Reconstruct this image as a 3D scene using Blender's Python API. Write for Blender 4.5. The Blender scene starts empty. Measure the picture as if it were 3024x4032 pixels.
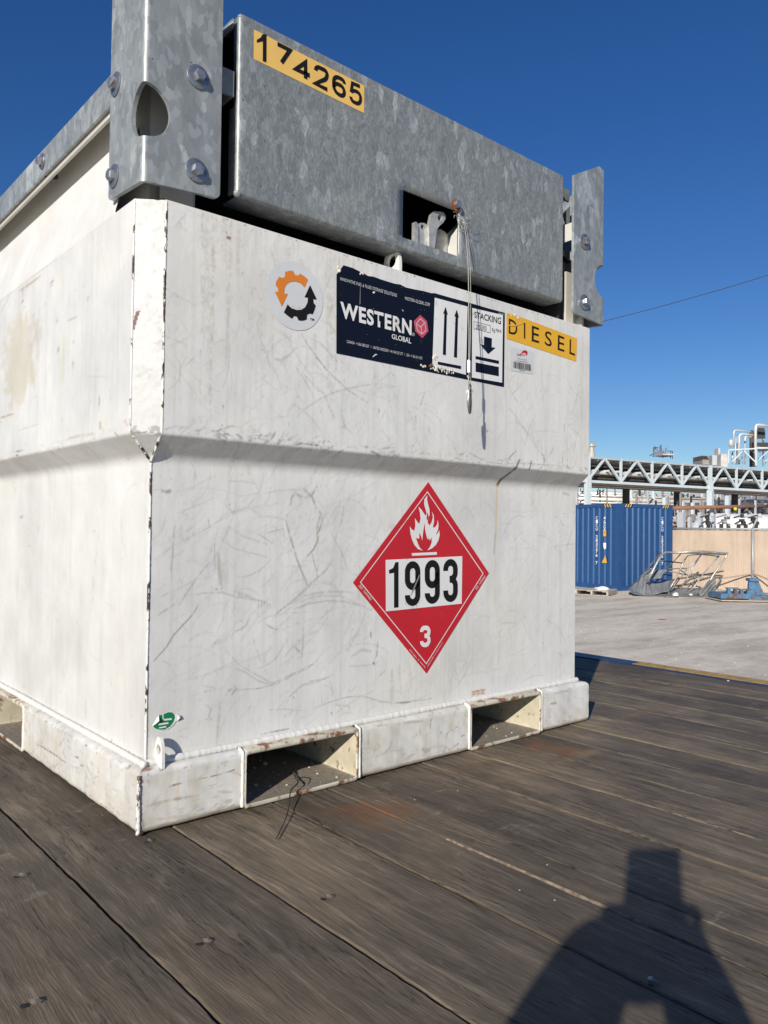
import bpy, bmesh, math, random
import numpy as np
from mathutils import Vector, Matrix
R_ = math.radians
scn = bpy.context.scene
# ------------------------------------------------------------------ camera (calibrated on the tank, metres)
CAM = Vector((-0.492499, -1.117369, 0.459619))
RT = Vector((0.756025, -0.654424, 0.01246)); UP = Vector((-0.024407, -0.009162, 0.99966)); FW = Vector((0.654088, 0.756072, 0.0229))
FOC = 3077.5647; GZ = -1.46
cd = bpy.data.cameras.new('camera'); cam = bpy.data.objects.new('camera', cd); scn.collection.objects.link(cam)
cd.sensor_fit = 'HORIZONTAL'; cd.sensor_width = 36.0; cd.lens = 36.0*FOC/3024.0; cd.clip_start = 0.02; cd.clip_end = 4000
m = Matrix((RT, UP, -FW)).transposed().to_4x4(); m.translation = CAM; cam.matrix_world = m; scn.camera = cam
# ------------------------------------------------------------------ world + sun
SUN_EL, SUN_AZ = 21.7, 60.0       # light travels toward azimuth 60 (from +y toward +x), downwards
w = bpy.data.worlds.new('World'); scn.world = w; w.use_nodes = True
wn = w.node_tree.nodes; sky = wn.new('ShaderNodeTexSky'); sky.sky_type = 'NISHITA'; sky.sun_disc = False
sky.sun_elevation = R_(SUN_EL); sky.sun_rotation = R_(240); sky.altitude = 0; sky.air_density = 1.0; sky.dust_density = 0.0; sky.ozone_density = 4.2
hs = wn.new('ShaderNodeHueSaturation'); hs.inputs['Saturation'].default_value = 1.23; hs.inputs['Hue'].default_value = 0.513; w.node_tree.links.new(sky.outputs[0], hs.inputs['Color']); w.node_tree.links.new(hs.outputs[0], wn['Background'].inputs[0]); wn['Background'].inputs[1].default_value = 0.082
sd = bpy.data.lights.new('sun', 'SUN'); sd.energy = 4.7; sd.angle = R_(0.55); sd.color = (1.0, 0.93, 0.825)
so = bpy.data.objects.new('sun', sd); scn.collection.objects.link(so)
S = Vector((math.sin(R_(SUN_AZ))*math.cos(R_(SUN_EL)), math.cos(R_(SUN_AZ))*math.cos(R_(SUN_EL)), -math.sin(R_(SUN_EL))))
so.rotation_euler = S.to_track_quat('-Z', 'Y').to_euler()
scn.view_settings.view_transform = 'Standard'; scn.view_settings.look = 'None'; scn.view_settings.exposure = 0.12; scn.view_settings.gamma = 1
# ------------------------------------------------------------------ measuring helpers
def ray(u, v): return FW + RT*((u-1512)/FOC) - UP*((v-2016)/FOC)
def ony(u, v, y): d = ray(u, v); return CAM + d*((y-CAM.y)/d.y)
def onx(u, v, x): d = ray(u, v); return CAM + d*((x-CAM.x)/d.x)
def onz(u, v, z): d = ray(u, v); return CAM + d*((z-CAM.z)/d.z)
def atZ(u, v, Z): return CAM + ray(u, v)*Z
def zm(x0, y0, s): return lambda a, b: (x0+a*s, y0+b*s)     # reading positions off an enlarged view
# ------------------------------------------------------------------ scene graph helpers
def link(o): scn.collection.objects.link(o)
def tag(o, label=None, cat=None, group=None, kind=None):
    if label: o['label'] = label
    if cat: o['category'] = cat
    if group: o['group'] = group
    if kind: o['kind'] = kind
    return o
def empty(name, loc, label, cat, group=None):
    o = bpy.data.objects.new(name, None); link(o); o.location = loc; o.empty_display_size = .1
    bpy.context.view_layer.update(); return tag(o, label, cat, group)
def obj(name, data, mats, parent=None, smooth=False):
    """data: (verts, faces) in WORLD coords or bmesh or mesh; parent keeps world placement"""
    if isinstance(data, bmesh.types.BMesh):
        me = bpy.data.meshes.new(name); data.to_mesh(me); data.free()
    elif isinstance(data, tuple):
        me = bpy.data.meshes.new(name); me.from_pydata([tuple(p) for p in data[0]], [], data[1]); me.update()
    else: me = data
    me.name = name
    for mt in (mats if isinstance(mats, (list, tuple)) else [mats]): me.materials.append(mt)
    if smooth: me.polygons.foreach_set('use_smooth', [True]*len(me.polygons))
    o = bpy.data.objects.new(name, me); link(o)
    if parent:
        o.parent = parent; off = Vector((0, 0, 0)); p = parent
        while p: off += p.location; p = p.parent
        me.transform(Matrix.Translation(-off))
    return o
def sharp(o, ang=35):
    me = o.data
    me.polygons.foreach_set('use_smooth', [True]*len(me.polygons))
    try: me.set_sharp_from_angle(angle=R_(ang))
    except Exception: pass
    return o
class MB:
    def __init__(s): s.v = []; s.f = []; s.m = []
    def add(s, vs, fs, mi=0):
        b = len(s.v); s.v += [Vector(p) for p in vs]
        s.f += [tuple(b+i for i in f) for f in fs]; s.m += [mi]*len(fs); return s
    def box(s, x0, y0, z0, x1, y1, z1, mi=0):
        return s.add([(x0,y0,z0),(x1,y0,z0),(x1,y1,z0),(x0,y1,z0),(x0,y0,z1),(x1,y0,z1),(x1,y1,z1),(x0,y1,z1)],
                     [(0,3,2,1),(4,5,6,7),(0,1,5,4),(1,2,6,5),(2,3,7,6),(3,0,4,7)], mi)
    def obox(s, c, ax, ay, az, mi=0):
        c, ax, ay, az = map(Vector, (c, ax, ay, az)); vs = [c+ax*i+ay*j+az*k for k in (-1,1) for (i,j) in ((-1,-1),(1,-1),(1,1),(-1,1))]
        return s.add(vs, [(0,3,2,1),(4,5,6,7),(0,1,5,4),(1,2,6,5),(2,3,7,6),(3,0,4,7)], mi)
    def bar(s, a, b, w, h=None, mi=0, up=Vector((0,0,1))):
        a, b = Vector(a), Vector(b); d = (b-a); L = d.length
        if L < 1e-6: return s
        d /= L; h = h or w
        if abs(d.dot(up)) > .98: up = Vector((1,0,0))
        x = d.cross(up).normalized(); y = x.cross(d)
        return s.obox((a+b)/2, x*w/2, d*L/2, y*h/2, mi)
    def tube(s, pts, r, n=8, mi=0, cap=True):
        pts = [Vector(p) for p in pts]; k = len(pts); rr = r if isinstance(r, (list, tuple)) else [r]*k
        ref = Vector((0,0,1)); rings = []
        t0 = (pts[1]-pts[0]).normalized()
        if abs(t0.dot(ref)) > .95: ref = Vector((1,0,0))
        x = t0.cross(ref).normalized()
        for i, p in enumerate(pts):
            t = ((pts[min(i+1,k-1)]-pts[i]).normalized() + (pts[i]-pts[max(i-1,0)]).normalized())
            t = t.normalized() if t.length > 1e-6 else t0
            x = (x - t*x.dot(t)); x = x.normalized() if x.length > 1e-6 else t.orthogonal().normalized(); y = t.cross(x)
            rings.append([p + (x*math.cos(2*math.pi*j/n) + y*math.sin(2*math.pi*j/n))*rr[i] for j in range(n)])
        vs = [q for rg in rings for q in rg]; fs = []
        for i in range(k-1):
            for j in range(n): fs.append((i*n+j, i*n+(j+1)%n, (i+1)*n+(j+1)%n, (i+1)*n+j))
        if cap: fs += [tuple(range(n-1,-1,-1)), tuple((k-1)*n+j for j in range(n))]
        return s.add(vs, fs, mi)
    def lathe(s, base, axis, prof, n=16, mi=0):
        base, axis = Vector(base), Vector(axis).normalized(); x = axis.orthogonal().normalized(); y = axis.cross(x)
        vs = [base+axis*h+(x*math.cos(2*math.pi*j/n)+y*math.sin(2*math.pi*j/n))*max(r,1e-5) for r, h in prof for j in range(n)]; fs = []
        for i in range(len(prof)-1):
            for j in range(n): fs.append((i*n+j, i*n+(j+1)%n, (i+1)*n+(j+1)%n, (i+1)*n+j))
        fs += [tuple(range(n-1,-1,-1)), tuple((len(prof)-1)*n+j for j in range(n))]
        return s.add(vs, fs, mi)
    def prism(s, poly, d, mi=0):
        poly = [Vector(p) for p in poly]; d = Vector(d); n = len(poly)
        return s.add(poly+[p+d for p in poly], [tuple(range(n-1,-1,-1)), tuple(range(n,2*n))]+[(i,(i+1)%n,n+(i+1)%n,n+i) for i in range(n)], mi)
    def build(s, name, mats, parent=None, smooth=False, ang=None, bevel=0):
        me = bpy.data.meshes.new(name); me.from_pydata([tuple(p) for p in s.v], [], s.f); me.update()
        me.polygons.foreach_set('material_index', s.m)
        bm = bmesh.new(); bm.from_mesh(me); bmesh.ops.recalc_face_normals(bm, faces=bm.faces[:])
        if bevel: bmesh.ops.bevel(bm, geom=bm.edges[:], offset=bevel, segments=2, affect='EDGES', clamp_overlap=True)
        bm.to_mesh(me); bm.free()
        o = obj(name, me, mats, parent, smooth)
        if ang: sharp(o, ang)
        return o
def grid_obj(name, P, mats, parent=None, flip=False, col=None, smooth=True):
    """P: (n,m,3) numpy world positions, col: (n,m,3)"""
    n, mm = P.shape[:2]; me = bpy.data.meshes.new(name); V = P.reshape(-1, 3).astype(np.float32)
    i, j = np.meshgrid(np.arange(n-1), np.arange(mm-1), indexing='ij'); a = i*mm+j
    q = np.stack([a, a+1, a+mm+1, a+mm], -1).reshape(-1, 4)
    if flip: q = q[:, ::-1]
    off = np.zeros(3)
    p = parent
    while p: off += np.array(p.location); p = p.parent
    me.vertices.add(len(V)); me.vertices.foreach_set('co', (V-off.astype(np.float32)).ravel())
    me.loops.add(q.size); me.loops.foreach_set('vertex_index', q.ravel().astype(np.int32))
    me.polygons.add(len(q)); me.polygons.foreach_set('loop_start', np.arange(0, q.size, 4, dtype=np.int32))
    me.polygons.foreach_set('use_smooth', np.full(len(q), smooth)); me.update(calc_edges=True)
    if col is not None:
        at = me.attributes.new('paint', 'FLOAT_COLOR', 'POINT'); c4 = np.ones((len(V), 4), np.float32); c4[:, :3] = col.reshape(-1, 3)
        at.data.foreach_set('color', c4.ravel())
    for mt in (mats if isinstance(mats, (list, tuple)) else [mats]): me.materials.append(mt)
    o = bpy.data.objects.new(name, me); link(o)
    if parent: o.parent = parent
    return o
# ------------------------------------------------------------------ materials
class NT:
    def __init__(s, name):
        s.m = bpy.data.materials.new(name); s.m.use_nodes = True; s.t = s.m.node_tree; s.b = s.t.nodes['Principled BSDF']
        s.co = None
    def n(s, typ, **kw):
        nd = s.t.nodes.new(typ)
        for k, v in kw.items(): setattr(nd, k, v)
        return nd
    def l(s, a, b): s.t.links.new(a, b)
    def coord(s, scale=(1,1,1), rot=(0,0,0), loc=(0,0,0)):
        tc = s.n('ShaderNodeTexCoord'); mp = s.n('ShaderNodeMapping'); s.l(tc.outputs['Object'], mp.inputs[0])
        mp.inputs['Scale'].default_value = scale; mp.inputs['Rotation'].default_value = rot; mp.inputs['Location'].default_value = loc
        return mp.outputs[0]
    def noise(s, vec, scale, detail=4, rough=.55, dist=0):
        nd = s.n('ShaderNodeTexNoise'); s.l(vec, nd.inputs['Vector']); nd.inputs['Scale'].default_value = scale
        nd.inputs['Detail'].default_value = detail; nd.inputs['Roughness'].default_value = rough; nd.inputs['Distortion'].default_value = dist
        return nd.outputs[0]
    def voro(s, vec, scale, out='Color', feature='F1', rnd=1):
        nd = s.n('ShaderNodeTexVoronoi', feature=feature); s.l(vec, nd.inputs['Vector']); nd.inputs['Scale'].default_value = scale
        nd.inputs['Randomness'].default_value = rnd; return nd.outputs[out]
    def ramp(s, fac, stops, interp='LINEAR'):
        nd = s.n('ShaderNodeValToRGB'); e = nd.color_ramp.elements; nd.color_ramp.interpolation = interp
        while len(e) < len(stops): e.new(.5)
        for el, (p, c) in zip(e, stops):
            el.position = p; el.color = (c, c, c, 1) if isinstance(c, (int, float)) else (*c, 1)
        s.l(fac, nd.inputs[0]); return nd.outputs[0]
    def mix(s, fac, a, b, mode='MIX'):
        nd = s.n('ShaderNodeMix', data_type='RGBA', blend_type=mode)
        for sock, v in ((nd.inputs[0], fac), (nd.inputs[6], a), (nd.inputs[7], b)):
            if isinstance(v, bpy.types.NodeSocket): s.l(v, sock)
            elif isinstance(v, (int, float)): sock.default_value = v if sock.type == 'VALUE' else (v, v, v, 1)
            else: sock.default_value = (*v, 1)
        return nd.outputs[2]
    def math(s, op, a, b=0, clamp=False):
        nd = s.n('ShaderNodeMath', operation=op, use_clamp=clamp)
        for sock, v in ((nd.inputs[0], a), (nd.inputs[1], b)):
            if isinstance(v, bpy.types.NodeSocket): s.l(v, sock)
            else: sock.default_value = v
        return nd.outputs[0]
    def bump(s, h, dist=.001, strength=1, nrm=None):
        nd = s.n('ShaderNodeBump'); s.l(h, nd.inputs['Height']); nd.inputs['Distance'].default_value = dist; nd.inputs['Strength'].default_value = strength
        if nrm: s.l(nrm, nd.inputs['Normal'])
        s.l(nd.outputs[0], s.b.inputs['Normal']); return nd.outputs[0]
    def set(s, col=None, rough=None, metal=None, spec=None):
        for nm, v in (('Base Color', col), ('Roughness', rough), ('Metallic', metal), ('Specular IOR Level', spec)):
            if v is None: continue
            if isinstance(v, bpy.types.NodeSocket): s.l(v, s.b.inputs[nm])
            elif isinstance(v, (int, float)): s.b.inputs[nm].default_value = v if nm != 'Base Color' else (v, v, v, 1)
            else: s.b.inputs[nm].default_value = (*v, 1)
        return s.m
def plain(name, col, rough=.6, metal=0, var=.12, scale=20, bump=0, dirt=None, dscale=6, dthr=.55):
    t = NT(name); c = t.coord(); nz = t.noise(c, scale, 5)
    lo = tuple(x*(1-var) for x in col); hi = tuple(min(1, x*(1+var)) for x in col)
    o = t.ramp(nz, [(.3, lo), (.7, hi)])
    if dirt:
        d = t.noise(c, dscale, 8, .65); o = t.mix(t.ramp(d, [(dthr, 0), (dthr+.07, 1)]), o, dirt)
    if bump: t.bump(nz, bump)
    return t.set(o, rough, metal)
# painted steel of the tank: base colours come from a painted map (scratches, rust, grime), fine variation from nodes
def paint_mat(name, mul=1.0, rough=.42):
    t = NT(name); a = t.n('ShaderNodeAttribute', attribute_name='paint'); c = t.coord()
    n1 = t.noise(c, 9, 6, .6); n2 = t.noise(t.coord((1, 1, .25)), 60, 4, .6)
    o = t.mix(1, a.outputs['Color'], t.ramp(n1, [(.3, (.94, .94, .935)), (.7, (1.04, 1.04, 1.04))]), 'MULTIPLY')
    o = t.mix(1, o, t.ramp(n2, [(.3, .97), (.65, 1.02)]), 'MULTIPLY')
    t.bump(t.noise(c, 26, 3, .5), .0016, .8)
    return t.set(o, t.ramp(n1, [(.3, rough-.06), (.7, rough+.1)]), 0, .4)
M_PAINT = paint_mat('white tank paint')
M_WHITE = plain('white steel paint', (.66, .65, .61), .5, 0, .06, 12, .0006, (.30, .22, .15), 16, .72)
M_SHADE = plain('shade darkened grimy white paint', (.50, .48, .43), .6, 0, .1, 10, 0, (.2, .15, .1), 12, .68)  # darker copy of the white: shade of inner parts in the colour, plus grime
def galv(name, base=.30, sc=55, metal=.55, streak=(1, 1, .45)):
    t = NT(name); c = t.coord(streak); c0 = t.coord()
    wob = t.n('ShaderNodeVectorMath', operation='ADD'); nn = t.n('ShaderNodeTexNoise'); t.l(c, nn.inputs['Vector']); nn.inputs['Scale'].default_value = 45; nn.inputs['Detail'].default_value = 3
    sc_ = t.n('ShaderNodeVectorMath', operation='SCALE'); t.l(nn.outputs['Color'], sc_.inputs[0]); sc_.inputs['Scale'].default_value = .018
    t.l(c, wob.inputs[0]); t.l(sc_.outputs[0], wob.inputs[1]); cw = wob.outputs[0]
    bw = lambda x: (lambda nd: (t.l(x, nd.inputs[0]), nd.outputs[0])[1])(t.n('ShaderNodeSeparateColor'))
    v1 = bw(t.voro(cw, sc)); v2 = bw(t.voro(cw, sc*3.1)); v3 = bw(t.voro(cw, sc*.62)); big = t.noise(c0, 3.5, 4)
    a = t.ramp(v1, [(0, base*.82), (.62, base*1.0), (.82, base*1.12), (1, base*1.32)], 'LINEAR')
    a = t.mix(.5, a, t.ramp(v2, [(0, base*.72), (.7, base*1.03), (1, base*1.5)]))
    a = t.mix(.8, a, t.ramp(v3, [(0, .93), (.86, .99), (.93, 1.06), (.935, 1.42)]), 'MULTIPLY')
    a = t.mix(.9, a, t.ramp(big, [(.3, (.86, .9, .95)), (.7, (1.06, 1.07, 1.06))]), 'MULTIPLY')
    st = t.noise(t.coord((1, 1, .08)), 40, 5, .6); a = t.mix(.6, a, t.ramp(st, [(.35, .9), (.7, 1.1)]), 'MULTIPLY')
    sp = t.voro(c0, 38, 'Distance'); a = t.mix(t.ramp(sp, [(.045, .8), (.075, 0)]), a, (.07, .07, .07))
    a = t.mix(1, a, (.94, .985, .965), 'MULTIPLY')
    t.bump(t.math('ADD', t.noise(c0, 90, 3), t.math('MULTIPLY', big, .0)), .0006, .35)
    return t.set(a, t.ramp(v1, [(0, .40), (1, .52)]), metal, .5)
M_GALV = galv('galvanised steel plate', .30, 120, .3)
M_GALV2 = galv('galvanised steel post', .37, 34, .35, (1, 1, .6))
M_GALVD = plain('dull galvanised steel', (.23, .24, .24), .55, .3, .2, 30)
M_DARK = plain('dark steel and cavity shade', (.02, .02, .022), .9)  # near black; on the cabinet this colour stands in for cavity shade
M_BOLT = plain('zinc bolt steel', (.42, .43, .45), .32, .75, .25, 120, .0003, (.20, .085, .04), 70, .56)
M_WASH = plain('weathered zinc washer', (.25, .27, .31), .35, .7, .2, 150, .0002, (.17, .08, .05), 60, .62)
M_RUST = plain('rusty steel', (.22, .075, .03), .85, .1, .4, 60, .0004)
def weld_mat(name, thr, edgecol=(.05, .025, .02), scale=22):
    t = NT(name); c = t.coord((2.2, 2.2, 1)); n1 = t.noise(c, scale, 9, .7); n2 = t.noise(t.coord(), 140, 3)
    o = t.mix(t.ramp(n1, [(thr, 0), (thr+.025, 1)]), (.72, .71, .67), edgecol); t.bump(n2, .0015, .7)
    return t.set(o, .5)
M_WELD = weld_mat('white welded seam', .66, (.25, .13, .07))
M_SEAM = weld_mat('chipped corner seam', .52)
# ------------------------------------------------------------------ paint maps (albedo of the tank's skin, with scratches, scuffs, rust, dirt)
rng = np.random.default_rng(7); random.seed(7)
def vnoise(h, wd, cells, seed, octs=4):
    r = np.random.default_rng(seed); out = np.zeros((h, wd)); amp = 1; tot = 0
    for o in range(octs):
        cy, cx = max(2, int(cells[0]*2**o)), max(2, int(cells[1]*2**o)); g = r.random((cy+2, cx+2))
        yy = np.linspace(0, cy, h, endpoint=False); xx = np.linspace(0, cx, wd, endpoint=False)
        y0 = yy.astype(int); x0 = xx.astype(int); fy = yy-y0; fx = xx-x0; fy = fy*fy*(3-2*fy); fx = fx*fx*(3-2*fx)
        A = g[y0][:, x0]; B = g[y0][:, x0+1]; Cc = g[y0+1][:, x0]; D = g[y0+1][:, x0+1]
        out += amp*((A*(1-fx)+B*fx)*(1-fy)[:, None] + (Cc*(1-fx)+D*fx)*fy[:, None]); tot += amp; amp *= .55
    return out/tot
class Canvas:
    def __init__(s, s0, s1, z0, z1, res, base):
        s.s0, s.z0, s.r = s0, z0, res; s.w = int((s1-s0)/res); s.h = int((z1-z0)/res)
        s.a = np.ones((s.h, s.w, 3))*np.array(base); s.n = vnoise(s.h, s.w, (s.h/9, s.w/9), 3, 3); s.nf = vnoise(s.h, s.w, (s.h/2.5, s.w/2.5), 5, 1)
        s.S = s0+np.arange(s.w)*res; s.Z = z0+np.arange(s.h)*res
    def blend(s, sl, al, col): s.a[sl] = s.a[sl]*(1-al[..., None]) + np.array(col)*al[..., None]
    def stroke(s, pts, wid, col, alpha=.6, rag=.5, taper=True, dash=0):
        pts = [np.array(p, float) for p in pts]; P = np.array(pts); pad = wid*2+.003
        i0 = max(0, int((P[:, 0].min()-pad-s.s0)/s.r)); i1 = min(s.w, int((P[:, 0].max()+pad-s.s0)/s.r)+1)
        j0 = max(0, int((P[:, 1].min()-pad-s.z0)/s.r)); j1 = min(s.h, int((P[:, 1].max()+pad-s.z0)/s.r)+1)
        if i1 <= i0 or j1 <= j0: return
        X, Y = np.meshgrid(s.S[i0:i1], s.Z[j0:j1]); best = np.zeros_like(X); L = [np.linalg.norm(pts[k+1]-pts[k]) for k in range(len(pts)-1)]; T = sum(L) or 1; acc = 0
        for k in range(len(pts)-1):
            a, b = pts[k], pts[k+1]; d = b-a; q = max(d@d, 1e-12); t = np.clip(((X-a[0])*d[0]+(Y-a[1])*d[1])/q, 0, 1)
            dist = np.hypot(X-a[0]-t*d[0], Y-a[1]-t*d[1]); u = (acc+t*L[k])/T; acc += L[k]
            ww = wid*(np.sqrt(np.clip(4*u*(1-u), 0, 1))*.75+.25 if taper else 1)
            v = np.clip(1.35-dist/np.maximum(ww/2, 1e-5), 0, 1)
            if dash: v = v*(np.sin(u*T/dash*6.28+k)>-.3)
            best = np.maximum(best, v)
        sl = (slice(j0, j1), slice(i0, i1)); nz = s.n[sl]*.5+s.nf[sl]*.5
        best = best*np.clip((nz-rag*.5)*3.2+.25*(1-rag), 0, 1)
        s.blend(sl, np.clip(best, 0, 1)*min(1, alpha*1.25), col)
    def blob(s, c, rx, rz, col, alpha=.5, rag=.6, rot=0):
        pad = max(rx, rz)*1.3; i0 = max(0, int((c[0]-pad-s.s0)/s.r)); i1 = min(s.w, int((c[0]+pad-s.s0)/s.r)+1); j0 = max(0, int((c[1]-pad-s.z0)/s.r)); j1 = min(s.h, int((c[1]+pad-s.z0)/s.r)+1)
        if i1 <= i0 or j1 <= j0: return
        X, Y = np.meshgrid(s.S[i0:i1]-c[0], s.Z[j0:j1]-c[1]); cr, sr = math.cos(rot), math.sin(rot); U_ = (X*cr+Y*sr)/rx; V_ = (Y*cr-X*sr)/rz
        sl = (slice(j0, j1), slice(i0, i1)); d = 1-np.hypot(U_, V_) + (s.n[sl]-.5)*rag*1.6
        s.blend(sl, np.clip(d*3, 0, 1)*alpha, col)
    def look(s, A, Z):
        i = np.clip(((A-s.s0)/s.r), 0, s.w-1.001); j = np.clip(((Z-s.z0)/s.r), 0, s.h-1.001); i0 = i.astype(int); j0 = j.astype(int); fi = (i-i0)[..., None]; fj = (j-j0)[..., None]
        a = s.a; return (a[j0, i0]*(1-fi)+a[j0, np.minimum(i0+1, s.w-1)]*fi)*(1-fj) + (a[np.minimum(j0+1, s.h-1), i0]*(1-fi)+a[np.minimum(j0+1, s.h-1), np.minimum(i0+1, s.w-1)]*fi)*fj
YL, YU = .026, -.011          # lower / upper front skin planes
ZB, ZC1, ZC2, ZT = .100, .567, .600, .955
BASE = (.70, .70, .685)
FR = Canvas(-.01, 1.16, -.005, 1.0, .0014, BASE)
LF = Canvas(-.01, 1.00, -.005, 1.2, .0018, (.67, .667, .645))
GREY = (.40, .395, .38); DK = (.16, .15, .15); BR = (.33, .26, .19); RU = (.20, .065, .03); CRM = (.58, .52, .42)
def general_dirt(cv, vert_seed):
    h, wd = cv.h, cv.w; n = vnoise(h, wd, (5, 6), vert_seed, 5); cv.a *= (1-.10*np.clip((n-.48)*4, 0, 1))[..., None]
    st = vnoise(h, wd, (3, wd/5), vert_seed+1, 3); cv.a *= (1-.07*np.clip((st-.55)*5, 0, 1))[..., None]
    warm = vnoise(h, wd, (4, 4), vert_seed+2, 3); cv.a *= 1-np.clip((warm-.5)*3, 0, 1)[..., None]*np.array([.0, .015, .06])
general_dirt(FR, 11); general_dirt(LF, 31)
def rnd_scuffs(cv, n, x0, x1, z0, z1, lmin, lmax, wmin, wmax, amin, amax, cols, angs=None, seed=1):
    r = random.Random(seed)
    for _ in range(n):
        x, z = r.uniform(x0, x1), r.uniform(z0, z1); L = r.uniform(lmin, lmax)*(r.random()**.6); a = r.choice(angs)+r.gauss(0, .25) if angs else r.uniform(0, math.pi); cur = r.gauss(0, .9); pts = []
        for k in range(6): pts.append((x, z)); x += math.cos(a)*L/5; z += math.sin(a)*L/5; a += cur/5
        cv.stroke(pts, r.uniform(wmin, wmax), r.choice(cols), r.uniform(amin, amax), r.uniform(.3, .9))
G1 = (.50, .50, .48); G2 = (.43, .42, .40); W2 = (.50, .46, .40)
rnd_scuffs(FR, 620, .02, 1.12, .11, .56, .01, .13, .0012, .0040, .18, .55, [G1, G2, G1, W2], [.4, .9, 2.3, .15, 1.4], 3)
rnd_scuffs(FR, 430, .02, 1.12, .60, .82, .01, .10, .0012, .0036, .18, .55, [G1, G2, W2], [.7, 1.2, 2.1, 2.6], 4)
rnd_scuffs(FR, 260, .02, .50, .62, .95, .01, .09, .0015, .005, .12, .4, [G1, G2, W2], [1.3, 1.7, .8, 2.2], 5)
rnd_scuffs(FR, 90, .02, .45, .20, .52, .05, .22, .003, .008, .12, .34, [G1, G2], [.45, .6, .8], 6)
rnd_scuffs(FR, 160, .02, 1.12, .11, .93, .002, .010, .001, .0025, .5, .9, [G2, DK, GREY], None, 7)
rnd_scuffs(FR, 26, .02, 1.12, .11, .93, .001, .005, .001, .0018, .7, .95, [DK, RU], [1.5], 8)
rnd_scuffs(LF, 260, .03, .95, .11, .95, .01, .10, .0015, .004, .15, .5, [G1, G2, W2], [1.4, 1.7, .7], 9)
rnd_scuffs(LF, 70, .03, .95, .11, .95, .003, .03, .001, .002, .4, .9, [DK, BR, GREY], [1.57], 10)
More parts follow.
